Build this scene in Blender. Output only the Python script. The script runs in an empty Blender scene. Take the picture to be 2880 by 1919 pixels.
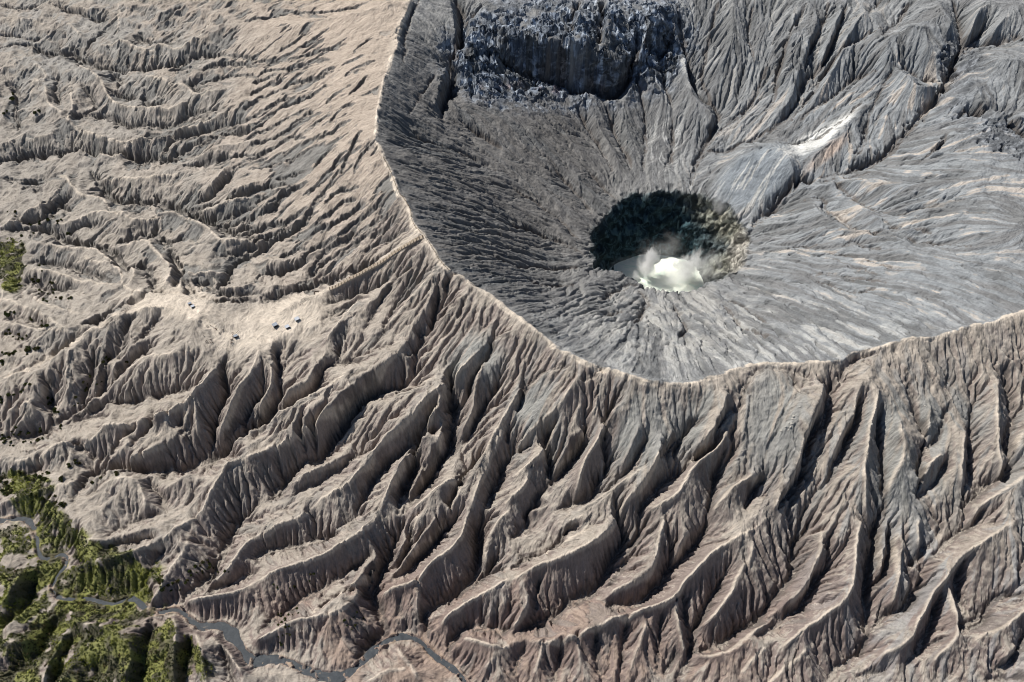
import bpy, bmesh, math, random
import numpy as np
from mathutils import Vector, Matrix
# ---------------------------------------------------------------- camera, sky, sun, exposure
scn = bpy.context.scene
COL = scn.collection
cam_d = bpy.data.cameras.new('camera'); cam = bpy.data.objects.new('camera', cam_d); COL.objects.link(cam)
cam.location = (0, 0, 605); cam.rotation_euler = (math.radians(90 - 52), 0, 0)
cam_d.angle = math.radians(62); cam_d.clip_start = 1; cam_d.clip_end = 20000
scn.camera = cam
SUN_EL = math.radians(52); SUN_AZ = math.radians(-58)      # azimuth from +Y, clockwise: the sun stands behind left
w = bpy.data.worlds.new('World'); scn.world = w; w.use_nodes = True
sky = w.node_tree.nodes.new('ShaderNodeTexSky'); sky.sky_type = 'NISHITA'; sky.sun_disc = False
sky.sun_elevation = SUN_EL; sky.sun_rotation = SUN_AZ; sky.altitude = 2300
bg = w.node_tree.nodes['Background']; bg.inputs[1].default_value = 0.062
w.node_tree.links.new(sky.outputs[0], bg.inputs[0])
sd_ = bpy.data.lights.new('sun', 'SUN'); sd_.energy = 5.0; sd_.angle = math.radians(.5); sd_.color = (1.0, .95, .88)
sun = bpy.data.objects.new('sun', sd_); COL.objects.link(sun)
dirs = Vector((math.sin(SUN_AZ) * math.cos(SUN_EL), math.cos(SUN_AZ) * math.cos(SUN_EL), math.sin(SUN_EL)))
sun.rotation_euler = dirs.to_track_quat('Z', 'Y').to_euler(); sun.location = (0, 0, 900)
scn.view_settings.view_transform = 'Standard'; scn.view_settings.look = 'None'
scn.view_settings.exposure = 0.08; scn.view_settings.gamma = 1.0
scn.cycles.use_denoising = True; scn.cycles.filter_width = 1.0
scn.cycles.max_bounces = 6; scn.cycles.diffuse_bounces = 2; scn.cycles.volume_bounces = 6; scn.cycles.volume_step_rate = 1.0
ITERS = 45; ITERS1 = 16
# ---------------------------------------------------------------- traced drainage
# Ridge (+) and gully (-) lines of the mountain, as seen on a 4x4 chart of sheets.
# each entry: (sheet col, sheet row, height above/below the mean slope in m, "x,y x,y ...")
LINES = """
0 0 -4 2352,700 2150,690 1900,740 1830,740
0 0 -4 2352,610 2100,570 1960,600 1850,640
0 0 -5 1800,740 1790,800 1830,850
0 0 -4 2352,1060 2150,1130 1900,1210 1750,1260 1500,1270 1350,1290
0 0 -5 2352,1200 2100,1250 1850,1330 1650,1390 1580,1440
0 0 -4 2352,1420 2150,1440 1950,1500 1700,1540
0 0 3 2352,1290 2100,1330 1850,1420 1700,1480
0 0 3 2352,1130 2100,1190 1900,1260 1700,1310
0 0 -4 1500,1400 1560,1330 1700,1250
0 0 -4 1290,880 1350,960 1500,960
0 0 -4 1350,1130 1200,1160 1060,1180
0 0 -4 640,1080 780,1060 880,1040
0 0 -4 1000,640 1060,720 1110,740 1080,800
0 0 -3 1170,560 1200,640
0 0 -4 1830,640 1700,620 1560,640
1 0 -3 -40,760 80,735 180,690
1 0 -3 300,620 420,600 520,540
1 0 -2.5 560,700 620,660 710,620
1 0 -3 -60,1080 100,1010 200,930 310,900
1 0 -3 -40,1330 120,1290 260,1210 400,1120 500,1080
1 0 -3 300,1180 420,1080 540,1000
1 0 -2.5 450,1200 560,1130 680,1040
1 0 -2.5 560,1290 700,1200 860,1100
1 0 -2.5 650,930 760,850 860,780
1 0 -2.5 900,470 980,400 1070,340
1 0 -2.5 480,270 420,340 300,420 200,470
1 0 -2.5 600,340 520,400 380,440
1 0 -3 700,1568 760,1450 830,1380
1 0 -2.5 900,1568 980,1400 1100,1300
1 1 -3 180,60 330,40 450,-20
1 1 -3 0,300 80,250 160,210
1 1 -3 480,200 620,90 700,20
1 1 -3 540,480 680,400 800,300 900,260
1 1 -3 600,560 760,470 900,380 1000,300
1 1 -2.5 760,580 920,480 1060,380 1160,280
1 1 -2.5 900,600 1060,500 1200,380
1 1 -2.5 1060,620 1180,540 1300,440
1 1 -2.5 1150,660 1280,580 1380,520
1 1 -3 440,640 560,560 660,500
1 1 -3 500,760 620,690 720,620
1 1 -2.5 950,760 1080,700 1200,620
1 1 -3 0,660 120,620 240,540 320,520
1 1 -3 240,800 360,740 460,720
0 1 -4 2352,330 2200,370 2050,440 1960,470
0 1 -4 2352,430 2200,470 2100,500
0 1 -4 2352,520 2230,530 2140,560
0 1 -3 2352,700 2200,740 2050,790 1900,800
0 1 -3 1460,640 1400,560 1450,520
0 1 -4 620,360 560,300 480,330 380,440
0 1 -4 640,240 540,300 440,390
0 1 -3 380,200 300,150 200,160
0 0 -6 2352,530 2150,510 1900,500 1780,540 1680,590 1500,610 1400,650 1200,660 950,640 800,590 720,520 600,490 450,500 330,430 200,410 0,450
0 0 -5 2000,1000 1850,1030 1700,1080 1600,1150 1480,1150 1300,1160 1180,1170 1050,1100 900,1060 700,1080
0 0 -9 1650,1440 1520,1470 1200,1450 1040,1470 700,1430 300,1440 120,1460 -60,1470
0 0 5 2010,0 1960,110 1920,190 1850,290 1750,400 1620,440 1480,410 1370,460 1250,440 1140,370 1000,420 880,430 800,540
0 0 5 2150,790 1960,850 1780,870 1740,800 1680,770 1550,770 1470,700 1380,690 1250,700
0 0 5 1780,870 1740,930 1640,980 1400,990 1200,980 1080,970 1000,890 950,790 900,700 800,640 700,590 600,520
0 0 6 600,680 630,780 660,900 660,1000 610,1060 640,1120 720,1180 850,1230 1000,1270 1150,1300 1300,1270 1500,1220 1700,1170 1900,1090 2100,1020 2352,900
0 0 5 1150,1300 1150,1380 1060,1440 930,1430 830,1400 700,1350 480,1360
0 0 5 610,1060 530,1010 440,950 430,850 420,780
0 0 4 0,1330 60,1330 180,1220 250,1280 420,1260 560,1220
0 0 4 240,540 370,620 430,700 370,760 300,700 290,850 260,960
0 0 4 0,670 120,580 240,540
0 0 -4 1240,345 1330,390 1600,412
0 0 4 1090,0 1080,100 1095,240 1060,330
0 0 -4 540,700 500,850 560,960
0 0 -4 760,800 860,900 880,1000 760,1030
0 0 -4 1250,900 1100,880 1010,830
0 0 -4 60,740 160,860 120,1000 180,1200
0 0 -3 1650,60 1560,160 1480,200
0 0 -3 960,270 880,360 800,430 760,470
0 0 -3 500,60 620,110 800,160 960,200
0 0 4 400,0 560,60 700,50 900,100
0 0 4 0,150 160,200 300,170 420,230
0 0 -3 0,310 160,330 300,380 380,330
0 0 -3 0,40 200,90 320,60
0 0 4 600,200 700,270 760,340
1 0 3 0,250 100,270 300,240 560,200 800,150 1100,80 1300,0
1 0 -4 1050,0 880,80 640,110 450,110 200,140 40,180 -100,190
1 0 -3 -100,580 100,560 300,555 480,500 680,450 820,400
1 0 -3 0,700 80,660 270,650 450,580 670,540
1 0 -3 -60,870 100,790 270,710
1 0 -3 -100,990 0,940 150,850 400,730 560,720 700,650
1 0 -3.5 -80,1230 0,1170 100,1100 250,970 420,930 640,790
1 0 -3 -80,1270 120,1180 300,1080 480,980
1 0 -4 -200,1540 0,1430 150,1380 250,1290 370,1250 450,1270
1 0 -3 -60,1550 160,1510 300,1470 430,1390
1 0 -3 520,1568 620,1430 740,1330
1 0 -2.5 780,1568 850,1400 960,1200
1 0 -2 680,1110 780,1000 900,940
1 0 -2 860,860 950,780 1010,700
1 0 -2 820,690 920,620 1080,560
1 0 -14 1840,0 1880,100 1890,300 1890,450 1850,600 1790,700 1790,850 1720,1000 1710,1100
1 0 7 1780,0 1820,160 1850,330 1835,450 1750,640 1700,800 1640,950
1 0 6 2130,0 2010,150 1955,240 1950,400 1960,520 1880,700
1 0 -8 2120,50 2000,120 1930,200
1 0 -4 1500,0 1420,150 1370,330 1350,560
1 0 -3 1640,700 1500,900 1400,1050
1 0 2.5 1240,1300 1600,1400 2000,1568
1 0 -2.5 1400,1240 1700,1330 1900,1400 2200,1568
1 0 3 1750,900 2050,1180 2352,1400
1 0 -3 1860,1090 2100,1280 2250,1370
2 0 8 -300,240 0,330 240,380 480,350 540,380 700,400 820,520 1000,540 1130,470 1200,370 1310,200 1330,90 1480,60
2 0 -9 -80,560 0,650 200,770 420,770 600,910 760,840 880,940 1000,870 1100,690 1190,550 1380,530 1430,420 1500,200
2 0 2 -60,700 0,715 130,800 220,855 270,795 400,835 520,885 600,965 660,855 740,875 860,985 940,925 1000,965 1130,730 1190,595 1250,580 1370,575
2 0 9 560,0 600,120 720,380
2 0 -9 800,0 830,100 810,300 800,440
2 0 8 900,0 870,200 850,420
2 0 -7 620,0 560,220 540,330
2 0 3 0,880 200,1150 400,1400 520,1568
2 0 -3 600,1000 700,1200 860,1430 920,1568
2 0 3 700,900 800,1200 950,1450 1000,1568
2 0 -4 870,1010 950,1250 1060,1440 1090,1568
2 0 3 950,950 1020,1100 1080,1300 1110,1500
2 0 -3 1150,750 1240,1100 1220,1400 1210,1568
2 0 -4 1470,1100 1480,1300 1470,1450 1400,1568
2 0 3 1200,620 1300,800 1450,1000
2 0 -3 1370,590 1400,800 1480,1000
2 0 5 1600,500 1610,700 1690,920 1860,1050 1820,1150
2 0 -8 1530,60 1545,300 1600,480 1660,850 1720,920 1880,1000 1890,1130 1800,1300 1720,1450 1680,1568 1650,1700
2 0 -4 1830,300 1760,600 1740,750 1850,920
2 0 -5 2352,600 2280,760 2220,930 2050,1100 1920,1200 1830,1290
2 0 3 2030,0 2030,350 1920,600
2 0 -5 2352,1180 2220,1310 2100,1300 1960,1420 1800,1360
2 0 -3 1900,0 1830,260
2 0 -3 2230,0 2160,300 2230,560
2 0 9 2050,1400 2200,1340 2352,1370 2452,1420 2540,1500 2590,1620 2600,1680
2 0 6 2000,1568 2100,1480 2300,1400
3 0 -4 360,0 290,200 180,350 130,560 80,700 70,880 30,960 -30,1010
3 0 -4 570,0 500,260 410,420 340,640
3 0 -5 740,0 640,300 560,520 470,640 330,740 290,900 200,1050 60,1180 -60,1250
3 0 -4 1050,250 880,330 720,420 600,560 480,740 400,880 340,940 220,1100
3 0 -4 1000,650 820,680 690,800 560,920 400,1000 300,1100
3 0 3 250,120 200,400 140,640 110,860
3 0 3 460,130 400,400 260,720 220,900 60,1090
3 0 3 690,60 600,330 500,560
3 0 3 900,100 740,330 620,540 440,900
3 0 -2 1150,640 1040,820 960,1000 930,1100
3 0 -3 860,940 700,1090 560,1210 400,1300 150,1340
3 0 5 900,960 740,1110 580,1210 570,1300 440,1410 250,1500
3 0 -5 930,1100 880,1300 800,1440
3 0 -12 1800,380 1740,520 1640,760 1590,850 1450,1030 1320,1150 1210,1300 1080,1420 1000,1470 900,1530 700,1600 480,1640
3 0 -8 1240,600 1350,710 1480,745 1620,745
3 0 -8 1380,830 1460,825 1590,850
3 0 6 1120,640 1200,650 1330,760 1420,785 1560,790
3 0 -11 2452,1260 2352,1240 2220,1220 2130,1140 1900,1100 1760,1040
3 0 -8 2352,330 2060,410 1860,430 1790,470
3 0 -7 2000,250 1900,360 1800,440
3 0 -7 1050,-40 1000,60 940,120
3 0 -6 1310,0 1250,100 1180,230 1050,330
3 0 -7 1700,0 1750,170 1760,300 1790,400
3 0 7 1560,0 1600,90 1690,200 1640,300 1660,380
3 0 8 1180,280 1300,210 1420,250 1470,350 1460,480 1600,520 1720,430
3 0 6 1120,620 1070,480 1080,380 1180,280
3 0 7 2020,0 1930,90 1900,200 1880,300
3 0 7 1800,600 1880,520 2100,540 2352,550
3 0 8 1820,560 1850,700 1950,850 1920,900 2050,960 2352,1080
3 0 5 1640,900 1750,890 1850,1020
3 0 -4 1650,1230 1550,1380 1400,1480
3 0 4 2352,0 2300,100 2120,210 2080,300
3 0 5 1700,1200 1620,1250 1500,1400
3 1 5 480,80 820,80 1000,130 1400,140 1700,95 2000,0
3 1 -4 600,60 760,70 940,0
3 1 -5 340,260 450,240 540,280 500,350 640,420 690,450 850,560 960,600 1060,570 1200,620 1320,640 1500,660 1620,670 1860,690
3 1 5 370,290 540,450 720,520
3 1 -5 1120,370 950,370 850,310 730,200 560,110 430,100
3 1 4 800,290 900,360 1020,470
3 1 4 640,550 820,540 1000,530 1080,530 1300,620 
3 1 -3 1500,560 1250,540 1120,500 1060,440
3 1 3 1540,520 1300,510 1200,500
3 1 -4 160,720 320,690 440,680
3 1 -3 700,690 800,640 880,700 1050,710
3 1 -2.5 560,740 740,780 900,800 1060,870 1240,920
3 1 -2.5 500,800 620,810 740,870 900,910 1000,940
3 1 -2.5 400,950 560,940 760,980 900,1000 1080,1020
3 1 -3 430,1010 540,1030 640,1080 750,1110 880,1120 980,1080
3 1 3 1560,1568 1200,1080 1240,950 1500,870
3 1 -10 420,80 380,120 260,150 120,260 40,360 -60,450 -140,520
3 1 4 380,-10 300,60 330,130
3 1 3 2352,420 2250,540 1950,560 1930,640 2000,700
2 1 4 930,870 850,960 700,1040 520,1120 300,1210
2 1 -4 0,500 200,560 400,640 640,760
2 1 -4 60,900 200,880 400,910 600,890
2 1 -4 140,990 230,1050 400,1060 560,1050
2 1 -5 820,1200 900,1120 1060,1060 1150,1050
2 1 -4 850,1300 900,1330 1020,1300
2 1 -5 1130,1400 1200,1310 1250,1200 1160,1100
2 1 4 1330,1270 1500,1270 1600,1440 1450,1568
2 1 -5 1490,1230 1560,1400 1610,1460 1540,1530
2 1 -3 1950,1230 2020,1330 2120,1450 2352,1500
2 1 -3 2000,1200 2200,1280 2352,1390
2 1 3 0,240 300,400 600,700
2 1 -3 0,160 300,330 620,640
2 1 3 250,0 450,200 640,420
2 1 -3 400,0 620,230 730,390
2 1 3 540,0 760,250 830,350
2 1 -3 700,0 880,200 960,260
1 1 3 1500,680 1300,775 1090,885 880,1005 700,1105 560,1145 400,1190 250,1290
1 1 -4 0,430 150,360 230,250 330,180 450,110
1 1 -4 -100,250 0,180 120,120 320,120
1 1 -4 -200,600 0,550 100,540 150,500 300,470 460,330
1 1 -5 -150,830 0,770 120,700 200,640 330,570 420,470 500,380 600,230 760,0
1 1 -4 0,1010 60,960 200,940 400,890 480,790 640,640
1 1 -4 560,830 700,700 850,640 980,400
1 1 -6 0,1120 100,1190 200,1180 330,1120 520,1060 600,1030 740,990 860,930 1000,880 1200,760
1 1 -3 640,300 720,200 930,150
1 1 -3 460,1000 600,860 860,700 1080,550
1 1 3 -200,680 0,600 150,560 300,510 380,430
1 1 3 0,1080 200,1050 400,1030 500,1000
1 1 3 0,270 160,160 330,150
1 1 3 0,900 200,840 400,800 560,700
1 1 3 0,350 120,300 250,200
1 1 6 940,1180 840,1250 760,1400 680,1500 640,1568
1 1 -4 600,1260 800,1180 880,1130 1080,1080 1180,1000
1 1 -4 620,1420 680,1360 900,1200
1 1 -6 1850,960 1790,965 1740,1060 1680,1180 1640,1260 1620,1400 1600,1480 1510,1510 1530,1590 1400,1700
1 1 -4 1850,1200 1760,1220 1720,1320 1650,1390
1 1 -3 1990,1080 1900,1200 1850,1380
1 1 -3 1430,870 1300,1000 1150,1200 1000,1450
1 1 -3 1400,1140 1250,1280 1180,1480
1 1 3 1540,690 1350,900 1100,1150 900,1400
1 1 4 1660,900 1500,1060 1320,1280 1180,1440
1 1 3 1750,960 1640,1150 1500,1350 1380,1568
1 1 -2 2352,1500 2230,1500 2150,1568
0 1 -8 840,30 960,170 1000,260 1100,300 1250,280 1400,290 1600,340 1750,400 1900,480 2050,540 2150,590 2352,620
0 1 5 900,90 1100,80 1400,60 1700,20
0 1 -4 1780,280 1960,240 2050,130 2140,0
0 1 4 1800,240 1900,180 2000,60 2080,-60
0 1 -4 2352,190 2150,260 1960,320 1700,340
0 1 4 2352,230 2100,270 1900,350 1800,380
0 1 4 2352,100 2150,180 1980,290
0 1 5 0,510 150,430 250,350 400,290 560,160
0 1 6 500,0 600,60 660,130 740,240 900,240 980,280 1020,380
0 1 7 470,490 640,480 780,400 920,360 1020,380 1110,390 1200,450 1400,450 1480,370 1600,370 1700,420 1850,480 1960,560 2030,630 2120,630 2352,640 2500,620
0 1 -7 -40,560 300,540 480,570 600,640 700,690 900,700 1040,780 1100,860 1200,930 1330,880 1400,1000 1400,1080
0 1 -6 1060,670 1150,650 1350,600 1500,660 1600,680 1680,640
0 1 5 290,660 440,680 560,690 700,710 850,700 950,770 1020,820 1050,870 1130,950 1110,1050 1240,1110 1380,1120 1500,1110 1650,1150
0 1 5 1050,740 1180,660 1340,620 1400,720 1500,790 1580,880 1570,960 1480,1050 1470,1110
0 1 4 780,780 820,830 1020,840
0 1 5 250,920 340,900 500,920 620,970 720,1020 900,1020 1110,1050
0 1 -4 250,860 450,840 640,890 800,950 1000,1000
0 1 -5 100,1000 300,1060 500,1100 700,1090
0 1 4 1200,880 1250,960 1210,1040 1120,1060
0 1 -6 1550,740 1620,850 1660,900 1640,1000 1600,1040
0 1 -6 1660,970 1720,1060 1760,1160 1850,1220 2000,1220 2200,1190 2352,1190
0 1 -6 2352,780 2170,830 2120,900 2110,960 2060,1040 1960,1090
0 1 -4 1700,1000 1830,1040 1920,1020 1930,1090 2100,1150 2352,1120
0 1 4 1700,940 1850,930 2000,920 2080,900
0 1 4 2000,1060 2200,1060 2352,1010
0 1 3 1800,1180 2000,1180 2200,1150
0 1 -5 1600,1140 1400,1150 1280,1200 1100,1290 950,1360 850,1390 760,1410 
0 1 -4 820,1440 720,1510 640,1568 500,1668 400,1730 250,1800 0,1880
0 1 3 1240,1110 1120,1240 980,1290 760,1370
0 1 3 760,1500 1000,1370 1280,1270 1500,1250 1650,1280 1800,1400 1900,1568
0 1 4 0,1180 80,1190 230,1260 330,1280 500,1400 640,1490
0 1 4 290,1110 330,1180 430,1250 600,1270 760,1320
0 1 4 0,1390 200,1410 400,1450 560,1450 640,1490
0 1 4 0,1210 40,1100 60,1050
0 1 -5 60,1370 250,1390 430,1430
0 1 -5 0,1540 100,1500 250,1560
0 1 -4 1190,1350 1170,1450 1130,1620
0 1 -4 1490,1290 1400,1420 1250,1600
0 1 3 1010,1380 980,1480 970,1568
0 1 3 1210,1390 1180,1568
0 1 -4 0,60 200,100 400,100
0 1 -5 150,470 350,470 480,400 600,300
0 1 -3 600,560 780,500 900,470
0 2 4 680,60 600,120 600,330 640,400 600,500
0 2 5 440,260 430,330 360,400 350,470 280,550 150,600 0,640
0 2 4 380,590 350,640 200,730 100,850
0 2 -5 470,350 450,480 480,640 520,720
0 2 -5 840,50 860,180 840,330 790,480 740,590 700,650
0 2 5 960,50 900,250 860,420 800,550 720,650
0 2 -6 1250,-40 1110,60 1000,170 960,300 960,400 950,480 880,560 700,670 560,740 430,840 300,880 100,900 0,900
0 2 5 1300,-20 1080,190 1020,250 1020,340 980,450
0 2 -5 1380,50 1200,180 1100,280 1050,400 960,480
0 2 5 1850,60 1700,100 1500,130 1370,110 1220,200 1120,330
0 2 9 2080,180 1980,260 1900,350 1800,440 1700,530 1560,600 1400,690 1200,740 1000,780 880,850 830,910 680,920 550,930 470,950 430,1040 370,1070 230,1090 100,1100 0,1090
0 2 -5 1750,400 1500,480 1250,530 1040,580 900,640 700,680
0 2 4 1350,380 1150,460 1050,510 960,545 880,540 760,610 660,680
0 2 -4 1000,700 800,700 600,770
0 2 5 1640,820 1580,920 1400,1000 1240,1030 1100,1130 970,1130 800,1230 640,1300 500,1330 300,1370 200,1430 50,1480 -20,1500
0 2 4 1200,760 1180,850 1050,930
0 2 4 1400,720 1330,850 1150,970 1040,1050 950,1120
0 2 -4 1280,780 1160,900 1020,1020
0 2 4 1560,640 1500,830 1300,960
0 2 -4 1480,680 1380,860 1220,980
0 2 5 1700,560 1650,800
0 2 -4 1650,720 1700,900
0 2 4 1760,500 1800,700 1820,850
0 2 -4 700,960 900,1080 980,1020
0 2 -4 400,1130 200,1260 0,1250
0 2 3 700,950 640,1080 560,1180
0 2 -6 2090,160 2060,330 2090,480 2000,640 1960,730 1940,890
0 2 6 2400,60 2350,200 2200,430 2120,600 2060,720 2000,880
0 2 -5 2450,420 2352,560 2250,660 2170,760 2050,880
0 2 5 2500,440 2352,620 2230,780 2100,900
0 2 -11 2600,450 2540,560 2450,720 2352,800 2280,900 2050,1040 1900,1130 1750,1170 1560,1190 1400,1190 1200,1190 1000,1200 800,1280 720,1400 680,1480
0 2 9 2580,960 2352,1040 2200,1090 2060,1130 2050,1220 1960,1340 1900,1440 1850,1568 1780,1640
0 2 4 900,1320 1100,1260 1250,1240 1290,1340 1330,1440 1330,1568
0 2 -5 1380,1230 1380,1340 1480,1400 1530,1568
0 2 3 1750,1200 1600,1300 1500,1360
1 2 6 150,0 150,300 120,420 60,560 0,640
1 2 -6 180,60 210,250 240,450
1 2 5 640,0 620,180 520,310 400,400 270,460 180,650 60,800
1 2 -6 1000,150 850,180 780,200 650,250 600,320 560,420 520,470 380,560 200,680 80,800 0,880
1 2 -4 770,0 760,160 640,260
1 2 10 1390,0 1310,100 1150,220 1000,340 900,430 840,480 740,580 620,640 500,740 350,840 200,950 0,1040
1 2 5 900,240 720,380 560,460 350,550 250,660 100,800
1 2 -11 1500,220 1420,360 1330,410 1200,460 1080,490 960,580 880,680 800,780 770,850 700,920 660,1010 570,1110 460,1090 400,1160 300,1270 200,1370 150,1480 0,1500 -100,1520
1 2 10 2120,0 2000,150 1860,270 1780,330 1700,400 1600,470 1530,560 1440,650 1360,740 1250,840 1080,970 1060,1080 950,1190 830,1320 650,1430 530,1510 480,1568
1 2 4 1080,970 900,1050 700,1110 520,1180 400,1250 340,1300
1 2 -4 1000,1000 820,1150 600,1290 350,1400
1 2 4 1250,460 1400,430 1700,330
1 2 -4 1100,560 1300,490 1500,430
1 2 -7 1660,620 1560,780 1400,980 1230,1110 1120,1220 1060,1330 980,1450 920,1530
1 2 10 1770,380 1700,500 1620,640 1560,790 1440,960 1350,1080 1300,1170 1240,1300 1190,1420 1130,1568
1 2 -12 1800,340 1800,560 1820,740 1790,900 1780,1020 1640,1190 1560,1320 1440,1460 1360,1568
1 2 -12 1650,820 1560,920 1490,1020 1450,1180 1370,1330 1330,1450 1310,1568
1 2 6 1790,740 1700,840 1670,970 1590,1090 1520,1210 1430,1350
1 2 8 2500,360 2352,560 2250,740 2160,900 2050,1040 1960,1160 1850,1250 1700,1310 1580,1400 1500,1500 1430,1568
1 2 -5 2352,240 2150,500 2060,640 1960,860 1850,960 1780,1080
1 2 6 2352,700 2230,880 2160,1050 2100,1200 2040,1350 1990,1500 1960,1568
1 2 -9 2500,960 2352,1080 2260,1160 2230,1300 2150,1420 2100,1568
1 2 -7 2090,1020 2000,1180 1880,1330 1800,1480 1790,1568
1 2 5 1850,1250 1860,1400 1780,1500 1740,1568
1 2 -4 2180,0 2150,120 2080,230 1970,380 1950,480
1 2 4 2100,180 2020,350 2000,620 1900,800
2 2 -4 860,275 800,262 760,300 640,330
2 2 -6 1060,345 970,440 920,580 880,680 860,820 840,940 860,1100 870,1200
2 2 -4 540,210 450,210 350,250 230,300 150,400 100,500 50,660
2 2 -5 2352,250 2250,275 2120,430 2120,600 1980,650 1950,720 1890,800 1870,880
2 2 6 1975,480 1960,600 1925,690 1820,850 1740,950 1600,1100
2 2 9 1510,830 1380,970 1330,1080 1260,1220 1180,1340 1080,1420 970,1568
2 2 4 1250,1120 1100,1240 900,1370 700,1500 560,1568
2 2 -6 1760,700 1680,740 1620,810 1500,910 1430,990 1350,1090
2 2 -8 1890,940 1760,1070 1660,1110 1560,1190 1430,1260 1350,1310 1320,1400 1240,1440 1180,1540
2 2 9 1960,880 1870,960 1700,1110 1620,1220 1560,1340 1530,1410 1400,1480 1250,1568
2 2 7 940,560 860,760 810,870 780,920 700,1030 640,1160 615,1290 590,1390
2 2 -7 870,1210 790,1240 750,1400 680,1450 500,1500 400,1568
2 2 -8 680,800 640,980 600,1020 460,1200 380,1310 300,1350 200,1470 150,1568
2 2 -7 370,800 320,920 310,1000 340,1080 355,1200 340,1300
2 2 7 410,700 330,900 295,1010 200,1090 100,1180 0,1250
2 2 5 700,770 600,900 480,1060 380,1180
2 2 5 570,360 500,500 430,600 250,750 100,900 0,1030
2 2 4 640,560 580,700 560,860
2 2 6 180,1160 120,1330 0,1440 -80,1500
2 2 3 1170,770 1120,920 1000,1150
2 2 -3 1240,900 1100,1150 960,1280
2 2 -6 2340,1250 2240,1330 2170,1480 2150,1540
2 2 6 2352,1180 2150,1260 2000,1370 1900,1480 1860,1568
2 2 -6 1960,1000 1850,1290 1830,1440 1810,1568
2 2 3 2040,1080 2060,1300
3 2 -7 990,110 850,140 780,190 700,270 660,340 600,380 560,450 560,550 530,700 510,820
3 2 -3 950,215 900,170 800,200
3 2 -4 0,250 90,275 180,260 240,330 280,440 370,470
3 2 -3 240,270 330,300 430,370
3 2 9 520,390 510,470 480,620 400,780 340,900 310,1050 250,1250 150,1370 80,1500 40,1568
3 2 -7 540,600 450,760 400,850 370,950 330,1080 310,1250 180,1400 110,1480 90,1568
3 2 5 870,370 840,500 800,700 680,860 640,960 600,1060
3 2 -5 850,520 820,640 790,800 720,880 690,1000 600,1130 560,1300
3 2 8 1020,450 990,620 940,760 930,900 900,1050 890,1200 910,1380 880,1568
3 2 -6 1060,560 1010,760 1000,900 1040,1100 1060,1250 1050,1400 1090,1568
3 2 5 1210,700 1230,850 1270,950 1240,1100 1130,1290 1080,1420
3 2 -6 1270,250 1330,600 1440,880 1410,1050 1380,1200 1360,1440
3 2 4 1500,600 1490,760 1450,900
3 2 -4 1690,540 1600,760 1560,900 1430,1010
3 2 6 1620,1050 1560,1060 1480,1120 1420,1250 1380,1350
3 2 -6 1650,1080 1600,1180 1480,1370 1360,1450
3 2 6 1820,820 1800,950 1790,1060 1780,1200 1800,1300
3 2 -5 1940,440 1860,700 1870,850 1850,980 1870,1250 1810,1310 1800,1450 1780,1568
3 2 5 2130,350 2110,600 2110,680 2120,900 2130,1000 2160,1140 2150,1280
3 2 -8 2240,150 2170,300 2250,600 2220,900 2190,1100 2180,1280 2050,1310 1980,1370 1840,1460 1800,1500
3 2 5 2400,1220 2200,1340 2000,1480 1900,1600
3 2 5 2352,800 2280,1000 2230,1100
3 2 -3 1660,300 1650,560
3 3 9 870,0 830,200 805,500 780,700 710,820 560,920 480,990 330,1060 200,1200 60,1300
3 3 -10 1050,-60 1020,80 980,150 990,260 940,440 930,560 890,700 880,830 900,960 890,1100 880,1270 760,1330 720,1390 640,1430 590,1500 540,1600
3 3 5 500,100 495,300 440,500 420,600 300,750 150,870
3 3 -7 560,480 500,560 420,620 390,720 330,810 240,930 180,900 100,1060 0,1120 -100,1150
3 3 -8 380,80 330,200 240,230 230,350 225,580 160,650 90,740 20,810 -40,860
3 3 6 440,1180 380,1240 300,1330 190,1410 40,1530 -20,1570
3 3 5 1060,100 1060,350 1060,500
3 3 -6 1130,100 1110,450 1050,580 1000,680
3 3 5 1200,150 1190,350 1210,600 1150,860
3 3 5 1390,50 1390,250 1400,340
3 3 -5 1620,100 1500,300 1420,320 1400,430 1350,450 1270,550
3 3 4 1290,620 1310,700
3 3 -8 1420,620 1310,750 1290,840 1200,930 1120,920 1060,960 1000,1060 910,1120
3 3 9 2340,30 2200,150 2050,220 1900,330 1770,430 1700,530 1640,620 1540,720 1490,820 1440,930 1380,1000 1360,1120 1300,1180 1180,1270 1060,1300 1040,1380
3 3 -5 2000,-20 1880,130 1700,220 1560,380 1500,420
3 3 -7 2400,740 2100,780 1990,900 1990,1000 1850,1050 1790,1020 1750,1100
3 3 6 1660,670 1700,820 1770,990 1740,1150 1680,1230 1560,1330 1520,1400
3 3 -6 1800,450 1720,650 1770,870 1810,1000
3 3 -6 1600,760 1540,900 1480,1100 1420,1180 1330,1330 1280,1400
3 3 5 2400,870 2350,920 2240,1010 2150,1070 1980,1110 1850,1250
3 3 -7 2400,1080 2300,1240 2250,1350 2170,1400 2100,1450
3 3 -4 1100,1440 1050,1470 950,1480 800,1510
3 3 -6 2400,1480 2352,1500 2150,1560 2000,1530
3 3 4 2352,1230 2230,1300 2150,1380
3 3 -4 1700,1480 1600,1568
2 3 11 960,0 950,100 860,190 760,270 620,350 500,400 380,440 200,510 100,570 0,620
2 3 -13 1000,100 1040,200 1000,300 920,430 850,560 800,660 700,750 620,790 500,820 460,900 350,970 230,1000 130,1060 30,1120
2 3 8 1420,0 1390,120 1350,230 1340,350 1320,470 1270,560 1180,610 1050,670 950,720 900,760
2 3 -9 1790,0 1790,150 1700,280 1640,340 1560,440 1420,510 1380,650 1300,670 1250,760 1170,840 1090,850 1010,880 920,860 830,820
2 3 -5 1250,60 1150,220 1050,420 980,560 900,640
2 3 5 1640,150 1560,320 1480,420
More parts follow.
